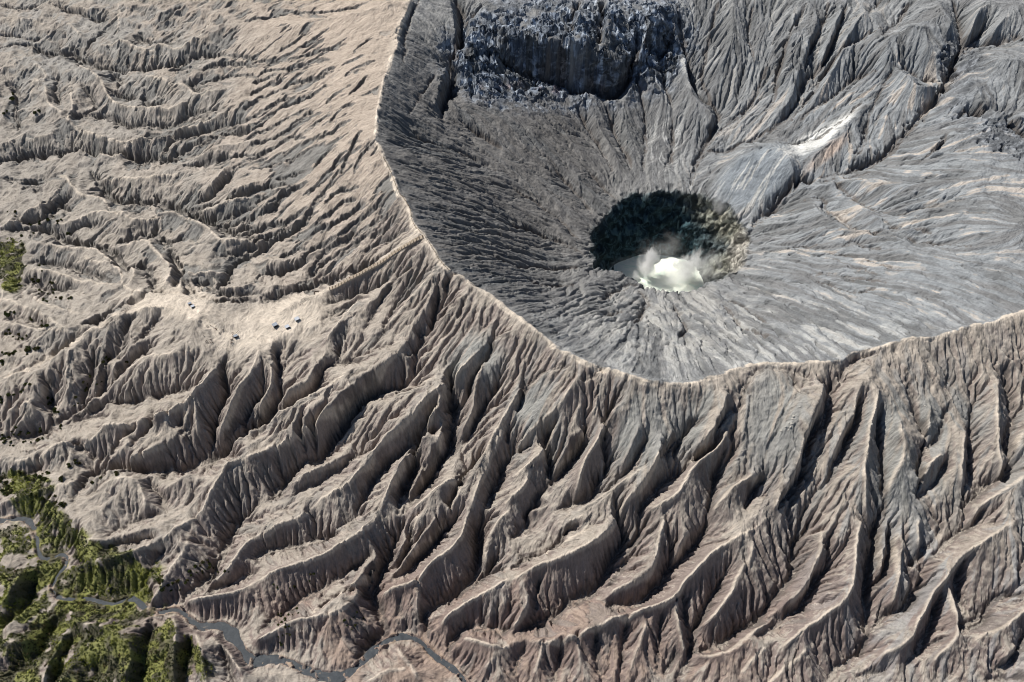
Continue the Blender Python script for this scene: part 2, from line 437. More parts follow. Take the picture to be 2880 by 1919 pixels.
2 3 10 2352,50 2230,150 2080,230 1880,340 1750,460 1660,570 1590,620 1540,740 1450,810 1350,850 1200,890 1080,950 950,960 850,1020 700,1080 620,1130 450,1180 300,1200 0,1200
2 3 6 2230,150 2210,350 2190,450 2130,500 2060,620 2030,720 1930,860 1850,960 1720,1060
2 3 5 1510,800 1520,1000 1570,1150 1600,1280
2 3 -5 1580,780 1590,960 1640,1080
2 3 -7 1960,560 1880,700 1780,850 1740,980 1650,1100 1660,1230 1600,1400 1500,1530
2 3 -10 2420,780 2352,850 2280,960 2220,1040 2080,1060 2020,1130 1960,1200 1850,1250 1740,1290 1660,1260
2 3 5 2352,1000 2200,1110 2050,1240 1900,1300 1720,1330
2 3 4 1250,980 1200,1150 1130,1300 1100,1500
2 3 -4 1060,1000 1020,1200 1000,1450
2 3 -4 1380,950 1350,1200 1330,1500
2 3 -4 780,1120 760,1300 820,1500
2 3 4 600,1150 620,1280 640,1450
2 3 5 300,1210 250,1350 200,1500
2 3 -4 450,1220 420,1400 400,1568
2 3 -4 120,1230 60,1400 0,1500
2 3 5 150,740 140,870 60,1000 0,1060
2 3 -4 250,640 200,900
2 3 5 700,40 560,60 480,130 460,250
2 3 5 730,120 640,190 450,290 200,400 0,480
2 3 -5 600,130 480,200 430,330 200,440 0,520
2 3 -10 300,-100 130,0 140,130 60,200 0,240
2 3 -6 1530,1300 1460,1380 1400,1500
2 3 6 2352,1240 2200,1370 2100,1500
1 3 8 500,0 350,60 180,120 100,180 0,230
1 3 11 1120,0 1100,60 1000,160 880,230 800,280 700,350 600,400 450,450 300,500 180,540 80,620 0,650
1 3 -7 760,180 620,250 450,290 250,330 80,360 0,480
1 3 -4 1000,-40 900,60 750,170
1 3 8 1130,390 1050,500 950,620 860,670 760,730 600,850 480,960
1 3 9 960,680 920,780 800,880 700,930 500,970 350,990 250,1040 100,1120 0,1180
1 3 -5 900,720 750,780 600,880
1 3 -8 1050,380 900,500 700,650 540,740 380,830 240,930 100,1040 -20,1120
1 3 -13 1340,80 1320,200 1240,300 1230,400 1170,480 1130,600 1060,780 1110,870 1160,960 1180,1050 1150,1150 1000,1230 960,1300 900,1370
1 3 -9 1110,480 1040,640 1000,790
1 3 7 1750,0 1620,180 1530,260 1440,330 1350,480 1260,560
1 3 5 1500,0 1440,120 1380,260 1290,400
1 3 -7 1420,130 1440,200 1400,330 1290,500
1 3 -9 1840,0 1820,80 1700,180 1680,240 1560,360 1440,500 1400,560 1250,620
1 3 11 1970,0 1900,200 1820,320 1700,400 1580,480 1520,590 1450,630 1330,670 1200,730 1160,760
1 3 4 1490,640 1500,740 1480,850 1500,1000
1 3 -4 1330,800 1300,1000
1 3 -13 2080,0 2080,80 2020,180 2050,260 2060,380 2030,500 1980,640 1900,710 1780,800 1600,900 1520,970 1590,1060 1580,1140
1 3 5 2352,-40 2230,80 2130,200 2090,350 2130,460
1 3 -6 2240,380 2160,500 2080,590 2000,680
1 3 9 2352,600 2250,660 2150,720 2000,800 1850,880 1760,940 1700,1050
1 3 -9 2352,1080 2260,1080 2100,1050 1950,1040 1860,1100 1800,1180 1780,1280
1 3 8 2352,1240 2230,1230 2100,1210 2000,1170 1900,1150
1 3 4 2280,1240 2200,1330 2100,1450
1 3 4 2352,780 2250,850 2100,950
1 3 5 1300,1230 1320,1300 1400,1380 1450,1460 1520,1560
1 3 5 1400,1440 1200,1450 1000,1560
0 3 8 1840,0 1780,70 1600,150 1500,240 1400,290 1250,340 1100,400 900,450 750,490 650,520
0 3 5 1550,170 1350,180 1100,240 850,270 740,240 640,130 540,70 460,0
0 3 -4 1400,230 1200,290 1000,330
0 3 -4 1500,0 1300,60 1000,200
0 3 5 1750,180 1700,350 1600,480 1520,600 1450,730 1380,820
0 3 -5 1500,320 1400,520 1280,720
0 3 -12 2352,-60 2200,60 2120,180 2090,300 2040,430 1960,580 1850,690 1700,790 1650,870
0 3 7 2352,220 2250,300 2150,420 2050,550 1930,650
0 3 -7 2352,540 2200,620 2050,690 1880,750
0 3 8 2352,650 2200,720 2000,760 1850,770 1700,830
0 3 9 200,540 150,640 60,760 0,850
0 3 -8 340,520 300,700 250,900 100,1000 0,1060
0 3 -9 570,900 560,1000 450,1100 400,1250 300,1350 100,1480 0,1530
0 3 8 600,860 700,1010 850,1050 980,1060 1180,1180 1210,1260 1190,1380 1150,1470 1150,1600
0 3 4 850,1180 1000,1280 1100,1340 1190,1390
0 3 7 580,1130 540,1230 450,1400 380,1600
0 3 -5 660,1150 560,1350 480,1568
0 3 5 690,1370 580,1500 540,1600
0 3 -5 900,1400 880,1600
0 3 7 1590,950 1620,1100 1600,1250 1590,1400 1600,1600
0 3 -7 1740,1130 1740,1250 1700,1400 1720,1600
0 3 6 1800,1100 1830,1250 1860,1400 1880,1600
0 3 -8 1380,960 1350,1200 1300,1600
0 3 4 40,1050 150,930 250,860
0 3 6 0,1210 100,1190 250,1180
0 3 -7 2040,1250 2100,1400 2150,1600
0 3 5 1950,1130 2050,1250 2250,1500
"""
RIM = "940,-60 945,0 938,15 926,37 918,57 913,82 912,112 903,125 893,150 883,180 876,210 871,235 866,270 864,300 863,322 871,340 881,362 897,392 911,437 923,452 938,474 945,512 973,542 988,562 1005,597 1033,624 1063,637 1088,654 1110,670 1138,687 1155,704 1176,720 1225,752 1269,794 1301,811 1326,824 1351,836 1376,844 1401,851 1441,864 1476,874 1513,879 1559,884 1596,881 1626,869 1664,859 1694,846 1726,836 1765,834 1815,834 1865,832 1915,832 1940,826 1965,809 2000,806 2035,794 2060,787 2072,784 2097,775 2155,775 2190,762 2235,750 2280,745 2315,725 2353,715 2450,690 2560,680"
PIT = "1100,195 1200,200 1320,195 1460,165 1580,200 1700,200 1800,240 1880,290 1980,330 2060,420 2150,520 2190,580 2180,720 2140,850 2060,920 1900,990 1800,1020 1720,1070 1650,1095 1540,1105 1400,1090 1320,1100 1250,1070 1130,1000 1050,940 930,890 850,910 800,905 750,890 760,830 730,780 740,680 730,600 740,520 800,480 870,400 930,340 1000,270 1050,220 1100,195"
RIVER = "-40,1200 25,1196 50,1191 72,1201 82,1221 87,1246 87,1271 100,1286 125,1284 142,1274 155,1284 150,1306 130,1326 122,1349 122,1366 150,1379 180,1376 207,1376 245,1388 270,1388 300,1374 315,1379 335,1399 360,1411 390,1404 410,1401 430,1416 450,1439 475,1441 512,1436 532,1456 555,1489 580,1524 588,1519 638,1514 670,1526 700,1539 738,1554 778,1559 808,1544 833,1521 858,1496 883,1476 913,1464 943,1464 970,1476 988,1499 1013,1519 1043,1539 1063,1559 1080,1590"
RIVER_W = "10 9 8 9 9 8 9 9 9 6 6 7 7 7 7 7 6 6 8 7 9 8 8 7 8 7 9 9 9 16 15 12 12 14 15 13 12 12 12 11 10 9 8 7 7 7 6 6 6 5 5"
# mean elevation control: chart x, y, z (metres, stair head = 0)
CTRL = """
200,-150,-55 600,-150,-10 940,-150,30 1300,-150,42 1700,-150,42 2200,-150,46 2600,-150,40 -250,-100,-75 -250,300,-95 -250,700,-112 -250,1100,-135 -250,1500,-150 -200,1750,-150
0,0,-75 200,0,-62 400,0,-45 600,0,-20 780,0,8 0,200,-90 200,200,-80 400,200,-62 600,200,-32 750,200,-4 0,370,-100 200,370,-98 400,370,-80 600,370,-42 750,370,-14 220,440,-92 500,500,-62 700,500,-30 850,470,-9
0,500,-103 200,540,-86 420,560,-72 600,600,-62 750,600,-42 880,560,-20 0,620,-108 130,650,-100 300,640,-70 400,640,-58 500,690,-52 570,740,-51 650,740,-49 720,675,-46 757,668,-45 865,608,-24 330,690,-60 170,760,-74 60,830,-86 0,860,-92
0,750,-106 100,920,-108 0,1000,-125 100,1100,-126 0,1150,-134 240,830,-84 240,950,-108 350,800,-66 480,780,-55 350,950,-90 500,900,-72 640,850,-62 300,1080,-112 480,1040,-104 600,1000,-92 700,900,-62 830,800,-42 950,700,-26
220,1180,-122 400,1160,-122 550,1150,-120 50,1350,-138 50,1500,-140 250,1480,-140 400,1500,-142 300,1300,-136 450,1330,-134 600,1250,-132 760,1130,-112 700,1400,-142 900,1380,-140 900,1200,-112 850,1000,-82 1000,880,-50 1100,780,-26
1000,1100,-92 1050,1300,-126 1150,1000,-66 1200,900,-40 1200,1150,-92 1200,1400,-130 1150,1520,-146 1350,950,-38 1400,1100,-70 1400,1300,-110 1400,1500,-140 1550,950,-30 1600,1100,-64 1600,1300,-104 1600,1500,-136 1750,950,-28 1800,1100,-58 1800,1300,-98 1800,1500,-132
1950,950,-30 2000,1100,-56 2000,1300,-92 2000,1500,-126 2200,850,-22 2200,1000,-44 2200,1200,-78 2200,1450,-116 2350,850,-20 2350,1050,-50 2350,1300,-88 2350,1550,-120 2600,900,-25 2600,1300,-80 2600,1700,-140 1300,1750,-190 1800,1750,-180 600,1750,-165 2200,1750,-160
950,300,-16 1000,100,0 1000,480,-30 1040,0,12 1060,180,-22 1100,420,-54 1100,560,-48 1200,500,-72 1250,620,-72 1300,500,-92 1200,300,-54 1300,350,-78 1400,400,-93 1150,0,20 1150,100,0 1150,170,-34 1300,0,18 1300,95,0 1300,190,-48 1400,70,0 1370,210,-54 1450,200,-54 1500,30,2 1550,150,-40 1500,300,-80 1600,350,-82 1600,200,-54 1650,60,-12
1150,650,-36 1250,720,-44 1350,660,-82 1350,770,-40 1450,720,-84 1500,800,-50 1600,720,-84 1700,700,-82 1700,790,-42 1850,760,-42 1800,640,-74 1900,680,-58 2050,720,-34 1800,520,-84 1750,420,-78 1900,520,-66 2000,600,-50 2150,640,-26 2250,620,-14 1850,340,-64 1950,330,-50 1900,420,-66
1800,100,-14 1800,220,-46 1750,300,-66 1950,100,-6 1950,200,-34 2050,300,-36 2100,60,10 2100,180,-14 2190,120,-10 2100,430,-38 2200,300,-16 2300,200,2 2330,300,-8 2340,60,20 2250,30,22 2250,450,-16 2353,450,-4 2353,600,-6 2600,100,40 2600,400,20
"""
# ---------------------------------------------------------------- terrain maths
P = math.radians(52.0); TH = math.tan(math.radians(31.0)); HC = 605.0
def chart_xyz(fx, fy, z):
    fx = np.asarray(fx, float); fy = np.asarray(fy, float); z = np.asarray(z, float)
    u = (fx - 1176.5) / 1176.5 * TH; v = -(fy - 784.0) / 1176.5 * TH
    dy = math.cos(P) + v * math.sin(P); dz = -math.sin(P) + v * math.cos(P)
    t = (z - HC) / dz
    return u * t, dy * t, z + 0 * t
def to_chart(x, y, z):
    f = y * math.cos(P) - (z - HC) * math.sin(P)
    upc = y * math.sin(P) + (z - HC) * math.cos(P)
    return 1176.5 + x / f / TH * 1176.5, 784.0 - upc / f / TH * 1176.5
def pl(s): return np.array([[float(a) for a in p.split(',')] for p in s.split()])
CELL = 0.8
X0, X1, Y0, Y1 = -900.0, 760.0, 130.0, 1260.0
NX = int((X1 - X0) / CELL) + 1; NY = int((Y1 - Y0) / CELL) + 1
rng = np.random.default_rng(7)

ctrl = np.array([[float(a) for a in p.split(',')] for p in CTRL.split()])
rim = pl(RIM)
rim_z = np.interp(np.arange(len(rim)), [0, 14, 26, 36, 47, 56, len(rim) - 1], [26, 16, 0, -8, -14, -8, 4])
pit = pl(PIT); pit = np.c_[1176.5 + pit[:, 0] / 4, 392.2 + pit[:, 1] / 4]
pit_c = np.array([1535.0, 560.0])
ang = np.arctan2(pit[:, 1] - pit_c[1], pit[:, 0] - pit_c[0])
pit_z = -101 + 7 * np.exp(-((pit[:, 0] - 1409) ** 2 + (pit[:, 1] - 615) ** 2) / 40.0 ** 2) + 2 * np.sin(ang * 3)
RC = [(rim[i, 0], rim[i, 1], rim_z[i]) for i in range(len(rim))]
PC = [(pit[i, 0], pit[i, 1], pit_z[i]) for i in range(0, len(pit) - 1, 2)]
riv = pl(RIVER); riv_w = np.array([float(a) for a in RIVER_W.split()])
riv_z = np.interp(np.arange(len(riv)), [0, len(riv) - 1], [-143, -160])
VC = [(riv[i, 0], riv[i, 1], riv_z[i] + 10) for i in range(0, len(riv), 3)]
C = np.array([tuple(c) for c in ctrl] + RC + PC + VC)
Q = C[:, :2] / 400.0
D = np.sqrt(((Q[:, None] - Q[None]) ** 2).sum(-1))
A_ = np.zeros((len(C) + 3, len(C) + 3)); A_[:-3, :-3] = D; A_[:-3, -3:] = np.c_[np.ones(len(C)), Q]; A_[-3:, :-3] = A_[:-3, -3:].T
W_ = np.linalg.lstsq(A_, np.r_[C[:, 2], 0, 0, 0], rcond=None)[0]
def zmean(fx, fy):
    q = np.stack([np.ravel(fx), np.ravel(fy)], -1) / 400.0
    out = np.empty(len(q))
    for i in range(0, len(q), 4000):
        s = q[i:i + 4000]
        out[i:i + 4000] = np.sqrt(((s[:, None] - Q[None]) ** 2).sum(-1)) @ W_[:-3] + W_[-3] + s @ W_[-2:]
    return out.reshape(np.shape(fx))

def densify(xyz, step, wig):
    # midpoint refinement with a little natural wander
    p = xyz
    while True:
        d = np.linalg.norm(np.diff(p[:, :2], axis=0), axis=1)
        if d.max() < step: return p
        m = (p[1:] + p[:-1]) / 2
        n = np.c_[-(p[1:, 1] - p[:-1, 1]), p[1:, 0] - p[:-1, 0]]
        m[:, :2] += n * rng.normal(0, wig, (len(m), 1))
        q = np.empty((len(p) + len(m), p.shape[1])); q[0::2] = p; q[1::2] = m
        p = q
cons = []
def smooth_poly(a, n=2):
    for _ in range(n):
        q = np.empty((len(a) * 2 - 2, a.shape[1])); q[0::2] = a[:-1] * .75 + a[1:] * .25; q[1::2] = a[:-1] * .25 + a[1:] * .75
        a = np.r_[a[:1], q, a[-1:]]
    return a
LR = []
for ln in LINES.strip().split('\n'):
    f = ln.split(); c, r, h = int(f[0]), int(f[1]), float(f[2])
    a = pl(' '.join(f[3:])); fx = 588.25 * c + a[:, 0] / 4; fy = 392.2 * r + a[:, 1] / 4
    a = smooth_poly(np.c_[fx, fy], 1)
    s = np.r_[0, np.cumsum(np.linalg.norm(np.diff(a, axis=0), axis=1))]; s /= s[-1]
    h *= {(0, 0): 1.0, (1, 0): .9, (0, 1): 1.15, (1, 1): 1.05, (0, 2): 1.1}.get((c, r), 1.0 if r < 2 else 1.0)
    taper = np.clip(np.minimum(s, 1 - s) * 5, 0, 1) * .75 + .25
    z = zmean(a[:, 0], a[:, 1]) + h * taper
    p = densify(np.stack(chart_xyz(a[:, 0], a[:, 1], z), -1), 1.0, .05)
    cons.append(p); LR.append((h, p))
def abs_line(a, z, wig=.04):
    p = densify(np.stack(chart_xyz(a[:, 0], a[:, 1], z), -1), 1.0, wig); cons.append(p); return p
rim3 = abs_line(rim, rim_z + 1.0, .03)
pit3 = abs_line(pit, pit_z, .06)
LAKE_Z = -180.0
pc = np.array([pit3[:, 0].mean(), pit3[:, 1].mean()])
lk = pit3[:, :2] - pc; ra = np.arctan2(lk[:, 1], lk[:, 0])
lc = pc + np.array([4.0, 0.0])
th = np.linspace(0, 2 * np.pi, 400)
lr = 57 * (1 + .05 * np.sin(2 * th + 1) + .04 * np.sin(3 * th) + .02 * np.sin(7 * th + 2))
lake3 = np.c_[lc[0] + lr * np.cos(th), lc[1] + lr * np.sin(th), np.full(400, LAKE_Z)]
cons.append(lake3)
for k in (.0, .3, .6, .85): cons.append(np.c_[lc[0] + k * lr * np.cos(th), lc[1] + k * lr * np.sin(th), np.full(400, LAKE_Z - 4.0)])
# mid ledge on the pit wall
cons.append(np.c_[(lake3[:, :1] * .3 + .7 * (pc[0] + np.interp((th + np.pi) % (2 * np.pi) - np.pi, np.sort(ra), lk[np.argsort(ra), 0])[:, None])),
                  (lake3[:, 1:2] * .3 + .7 * (pc[1] + np.interp((th + np.pi) % (2 * np.pi) - np.pi, np.sort(ra), lk[np.argsort(ra), 1])[:, None])),
                  np.full((400, 1), -133.0)])
riv3 = np.stack(chart_xyz(riv[:, 0], riv[:, 1], riv_z), -1)
def resample(p, step):
    s = np.r_[0, np.cumsum(np.linalg.norm(np.diff(p[:, :2], axis=0), axis=1))]
    t = np.arange(0, s[-1], step); return np.stack([np.interp(t, s, p[:, k]) for k in range(p.shape[1])], -1)
rw = np.c_[riv3, riv_w * .36 * np.where(np.arange(len(riv)) < 26, .55, .74)]
rivd = resample(smooth_poly(rw, 2), .8)
tg = np.gradient(rivd[:, :2], axis=0); tg /= np.linalg.norm(tg, axis=1)[:, None]; nr = np.c_[-tg[:, 1], tg[:, 0]]
wob = 1 + .22 * np.interp(np.arange(len(rivd)), np.arange(0, len(rivd) + 12, 12), rng.normal(0, 1, len(rivd) // 12 + 1 + (1 if len(rivd) % 12 else 0) )[:len(np.arange(0, len(rivd) + 12, 12))]) if False else 1 + .3 * np.sin(np.arange(len(rivd)) * .11 + 2 * np.sin(np.arange(len(rivd)) * .031)) + .14 * np.sin(np.arange(len(rivd)) * .37)
for k in np.linspace(-1, 1, 13):
    q = rivd[:, :3].copy(); q[:, :2] += nr * (rivd[:, 3] * wob * k)[:, None]; q[:, 2] += -1.2 * (1 - k * k) - .1
    cons.append(q)
for sgn in (-1, 1):
    q = rivd[:, :3].copy(); q[:, :2] += nr * (sgn * (rivd[:, 3] * wob + 1.6))[:, None]; q[:, 2] += 1.6
    cons.append(q)

def raster(ps, x0, y0, cell, nx, ny):
    p = np.concatenate(ps)
    ix = np.round((p[:, 0] - x0) / cell).astype(int); iy = np.round((p[:, 1] - y0) / cell).astype(int)
    ok = (ix >= 0) & (iy >= 0) & (ix < nx) & (iy < ny)
    k = iy[ok] * nx + ix[ok]
    w = np.bincount(k, minlength=nx * ny); s = np.bincount(k, weights=p[ok, 2], minlength=nx * ny)
    return w.reshape(ny, nx), s.reshape(ny, nx)
def up(z, ny, nx):
    yi = np.linspace(0, z.shape[0] - 1, ny); xi = np.linspace(0, z.shape[1] - 1, nx)
    y0 = np.minimum(yi.astype(int), z.shape[0] - 2); x0 = np.minimum(xi.astype(int), z.shape[1] - 2)
    fy = (yi - y0)[:, None]; fx = (xi - x0)[None]
    r0 = z[y0]; r1 = z[y0 + 1]; m = r0 * (1 - fy) + r1 * fy
    return m[:, x0] * (1 - fx) + m[:, x0 + 1] * fx
def relax(z, m, val, n):
    for _ in range(n):
        p = np.pad(z, 1, mode='edge')
        z = (p[:-2, 1:-1] + p[2:, 1:-1] + p[1:-1, :-2] + p[1:-1, 2:]) * .25
        z[m] = val[m]
    return z
# border guide from the mean surface
gx = []
for x in np.arange(X0, X1 + 1, 12):
    for y in (Y0 + 1, Y1 - 1): gx.append((x, y))
for y in np.arange(Y0, Y1 + 1, 12):
    for x in (X0 + 1, X1 - 1): gx.append((x, y))
gx = np.array(gx); z = np.full(len(gx), -60.0)
for _ in range(12):
    fx, fy = to_chart(gx[:, 0], gx[:, 1], z); fx = np.clip(fx, -300, 2650); fy = np.clip(fy, -180, 1760)
    z = z * .5 + .5 * np.clip(zmean(fx, fy), -200, 80)
cons.append(np.c_[gx, z])
Z = None
for lv in (32, 16, 8, 4, 2, 1):
    cell = CELL * lv; nx = int((X1 - X0) / cell) + 1; ny = int((Y1 - Y0) / cell) + 1
    w, s = raster(cons, X0, Y0, cell, nx, ny); m = w > 0; val = np.where(m, s / np.maximum(w, 1), 0)
    Z = np.full((ny, nx), -60.0) if Z is None else up(Z, ny, nx)
    Z[m] = val[m]
    Z = relax(Z, m, val, {32: 400, 16: 150, 8: 100, 4: 60, 2: 40, 1: 25}[lv])
xs = X0 + CELL * np.arange(NX); ys = Y0 + CELL * np.arange(NY)
XX, YY = np.meshgrid(xs, ys)

def fblur(a, s):
    r = int(3 * s + 1); k = np.exp(-.5 * (np.arange(-r, r + 1) / s) ** 2); k /= k.sum()
    for ax in (0, 1):
        n = a.shape[ax]; pad = [(0, 0), (0, 0)]; pad[ax] = (r, r); b = np.pad(a, pad, mode='edge')
        L = b.shape[ax]; kf = np.fft.rfft(k, L); bf = np.fft.rfft(b, axis=ax)
        bf = bf * (kf[:, None] if ax == 0 else kf[None]); c = np.fft.irfft(bf, L, axis=ax)
        a = c[2 * r:2 * r + n] if ax == 0 else c[:, 2 * r:2 * r + n]
    return a
def fnoise(wl, shape=None, seed=0):
    g = np.random.default_rng(seed); a = g.normal(0, 1, shape or (NY, NX))
    a = fblur(a, wl / 2.6); return a / a.std()
def fbm(wl, n, seed, pers=.55):
    o = 0; s = 0
    for i in range(n):
        o = o + pers ** i * fnoise(max(wl / 2 ** i, .8), seed=seed + i); s += pers ** (2 * i)
    return o / math.sqrt(s)
def sstep(a, b, x):
    t = np.clip((x - a) / (b - a), 0, 1); return t * t * (3 - 2 * t)

ZB = Z
FX, FY = to_chart(XX, YY, Z)
def blob(cx, cy, rx, ry, soft=.5, rot=0):
    dx = FX - cx; dy = FY - cy; c, s = math.cos(rot), math.sin(rot)
    d = np.sqrt(((dx * c + dy * s) / rx) ** 2 + ((-dx * s + dy * c) / ry) ** 2)
    return 1 - sstep(1 - soft, 1 + soft, d)
# crater interior mask from the rim polygon (scan-line)
def inside(poly, X, Y):
    r = np.zeros(X.shape, bool); n = len(poly)
    for i in range(n):
        x1, y1 = poly[i]; x2, y2 = poly[(i + 1) % n]
        if y1 == y2: continue
        c = (Y > min(y1, y2)) & (Y <= max(y1, y2)); r ^= c & (X < (x2 - x1) * (Y - y1) / (y2 - y1) + x1)
    return r
crat = inside(np.r_[rim3[::6, :2], [[2000, 600], [2000, 3000], [-100, 3000]]], XX, YY)
pitm = inside(pit3[::4, :2], XX, YY)
lakem = inside(lake3[::4, :2], XX, YY)
rivm = np.zeros((NY, NX), bool)
wv, _ = raster([c for c in cons if False] or [rivd[:, :3]], X0, Y0, CELL, NX, NY)
rivd_f = fblur((wv > 0).astype(float), 3.0); river_near = sstep(.01, .06, rivd_f)

# ---- stream-power incision on a 2 m grid, routed by random downhill choice
def incise(Z, cell, iters, K, seed, hard):
    g = np.random.default_rng(seed); ny, nx = Z.shape; N = ny * nx
    off = [(-1, -1), (-1, 0), (-1, 1), (0, -1), (0, 1), (1, -1), (1, 0), (1, 1)]
    dist = [1.4142, 1, 1.4142, 1, 1, 1.4142, 1, 1.4142]
    idx = np.arange(N).reshape(ny, nx); Z = Z.copy()
    for it in range(iters):
        pz = np.pad(Z, 1, mode='constant', constant_values=1e4)
        best = np.full((ny, nx), 0.0); rec = idx.copy(); bs = np.zeros((ny, nx))
        for (oy, ox), d in zip(off, dist):
            s = (Z - pz[1 + oy:1 + oy + ny, 1 + ox:1 + ox + nx]) / (d * cell)
            sc = np.where(s > 0, s * (.6 + .8 * g.random((ny, nx), dtype=np.float32)), 0)
            mk = sc > best; best = np.where(mk, sc, best); bs = np.where(mk, s, bs); rec = np.where(mk, idx + oy * nx + ox, rec)
        order = np.argsort(-Z, axis=None, kind='stable').tolist(); rl = rec.ravel().tolist(); A = [1.0] * N
        for i in order:
            r = rl[i]
            if r != i: A[r] += A[i]
        A = np.array(A).reshape(ny, nx)
        e = K * np.minimum(A, 900) ** .5 * bs
        e = np.minimum(e, bs * cell * .35) * hard
        Z = Z - e
        # hillslope smoothing
        p = np.pad(Z, 1, mode='edge'); lap = (p[:-2, 1:-1] + p[2:, 1:-1] + p[1:-1, :-2] + p[1:-1, 2:]) * .25 - Z
        Z = Z + .035 * lap * hard
    return Z, A
plat_ = np.clip(blob(630, 745, 130, 50, .4, -.35) + blob(400, 700, 110, 30, .4, .1) + blob(760, 220, 230, 330, .25, .25) * .6, 0, 1)
H = (NY + 1) // 2; Wd = (NX + 1) // 2
Zs = Z[::2, ::2].copy()
badl = np.clip(blob(230, 300, 480, 420, .35) + blob(300, 800, 480, 330, .4) , 0, 1) * (~crat) * (1 - plat_)
Zs += (1.1 * fbm(26, 3, 17) * (.35 + 1.0 * badl) * (~crat | False) + .2 * fbm(26, 3, 18) * crat)[::2, ::2] * (1 - pitm[::2, ::2])
Zs += .5 * fnoise(6, Zs.shape, 11) + .25 * fnoise(2.5, Zs.shape, 12)
hard = 1 - np.maximum(fblur(pitm.astype(float), 2), river_near)[::2, ::2]
plat = np.clip(blob(630, 745, 130, 50, .4, -.35) + blob(400, 700, 110, 30, .4, .1), 0, 1)
hard = hard * (1 - .95 * plat[::2, ::2])
stair_a = np.array(chart_xyz(757, 668, -45)); stair_b = np.array(chart_xyz(975, 545, 0))
sd = stair_b - stair_a; sl = math.hypot(sd[0], sd[1]); sdn = sd[:2] / sl
tt = ((XX - stair_a[0]) * sdn[0] + (YY - stair_a[1]) * sdn[1]); dd = np.abs(-(XX - stair_a[0]) * sdn[1] + (YY - stair_a[1]) * sdn[0])
stm = (1 - sstep(3, 8, dd)) * sstep(-8, 0, tt) * (1 - sstep(sl - 2, sl + 6, tt))
hard = hard * (1 - stm[::2, ::2])
scree = np.clip(blob(1475, 990, 75, 105, .4, .2) + blob(1785, 960, 75, 110, .4, .1) + blob(1230, 930, 55, 65, .5, .4) + blob(1090, 830, 60, 60, .5, .7) + blob(2120, 950, 150, 45, .5) + blob(1620, 960, 60, 80, .5, .3) + blob(2070, 1080, 60, 120, .5) + blob(2180, 1060, 40, 90, .5), 0, 1) * (~crat)
lfz = np.clip(blob(450, 280, 560, 480, .25), 0, 1) * (~crat)
tanf = np.clip(blob(760, 200, 220, 350, .3, .2), 0, 1) * (~crat)
mound = blob(1735, 415, 98, 62, .30, -.55)
soft = (1 - .8 * scree) * (1 - .5 * lfz) * (1 - .75 * tanf) * np.where(crat, .36 + .25 * blob(1900, 80, 300, 160, .5), 1.0) * (1 - .95 * mound)
soft = soft * np.clip(1 + .45 * fbm(60, 2, 19), .35, 1.5)
hard = np.minimum(hard * soft[::2, ::2], 1.0)
Ze, Aflow = incise(Zs, 2 * CELL, ITERS, .030, 5, hard)
dE = up(Ze - Z[::2, ::2], NY, NX)
dE = dE - fblur(dE, 30) * .8
Z = Z + dE
def near_field(ps, vals, n):
    d = np.full((NY, NX), 99.0); v = np.zeros((NY, NX))
    for p, h in zip(ps, vals):
        ix = np.round((p[:, 0] - X0) / CELL).astype(int); iy = np.round((p[:, 1] - Y0) / CELL).astype(int)
        ok = (ix > 0) & (iy > 0) & (ix < NX - 1) & (iy < NY - 1); ix = ix[ok]; iy = iy[ok]
        q = np.linspace(0, 1, len(p))[ok]; tp = np.clip(np.minimum(q, 1 - q) * 6, .25, 1)
        nv = abs(h) * tp; k = nv > v[iy, ix]; d[iy, ix] = 0; v[iy[k], ix[k]] = nv[k]
    for _ in range(n):
        for oy, ox in ((0, 1), (0, -1), (1, 0), (-1, 0), (1, 1), (1, -1), (-1, 1), (-1, -1)):
            c = math.hypot(oy, ox); d2 = np.roll(d, (oy, ox), (0, 1)) + c; m = d2 < d - 1e-6
            d = np.where(m, d2, d); v = np.where(m, np.roll(v, (oy, ox), (0, 1)), v)
    return d * CELL, v
edge = fbm(7, 3, 55)
dV, hV = near_field([p for h, p in LR if h < 0], [h for h, p in LR if h < 0], 11)
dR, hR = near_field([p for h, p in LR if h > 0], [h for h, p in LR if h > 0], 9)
wV = (1.2 + .42 * hV) * (1 + .1 * lfz) * np.clip(1 + .45 * edge, .3, 2.2)
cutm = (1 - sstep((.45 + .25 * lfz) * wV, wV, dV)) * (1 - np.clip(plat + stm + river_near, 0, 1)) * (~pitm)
Z = Z - cutm * (.9 + .30 * hV) * (1 + 1.1 * lfz) * np.clip(1 + .3 * fbm(20, 2, 58), .3, 2)
# buttress spurs down the faces
def lic(noise, Zdir, steps, h=1.0):
    gy, gx = np.gradient(Zdir); n = np.sqrt(gx * gx + gy * gy) + 1e-4
    gx = (gx / n).astype(np.float32); gy = (gy / n).astype(np.float32); acc = noise.copy().astype(np.float32)
    jj, ii = np.meshgrid(np.arange(NX, dtype=np.float32), np.arange(NY, dtype=np.float32))
    for sgn in (1, -1):
        px = jj.copy(); py = ii.copy()
        for k in range(steps):
            a = np.clip(py, 0, NY - 1).astype(np.int32); b = np.clip(px, 0, NX - 1).astype(np.int32)
            q = a * NX + b
            px += sgn * h * gx.ravel()[q]; py += sgn * h * gy.ravel()[q]
            a = np.clip(py + .5, 0, NY - 1).astype(np.int32); b = np.clip(px + .5, 0, NX - 1).astype(np.int32)
            acc += noise.ravel()[a * NX + b] * (1 - (k + 1) / (steps + 1))
    return acc / acc.std()
L4 = lic(fnoise(7.5, seed=25).astype(np.float32), fblur(Z, 8.0), 26, 1.8)
g0y, g0x = np.gradient(fblur(Z, 4.0)); s0 = np.sqrt(g0x ** 2 + g0y ** 2)
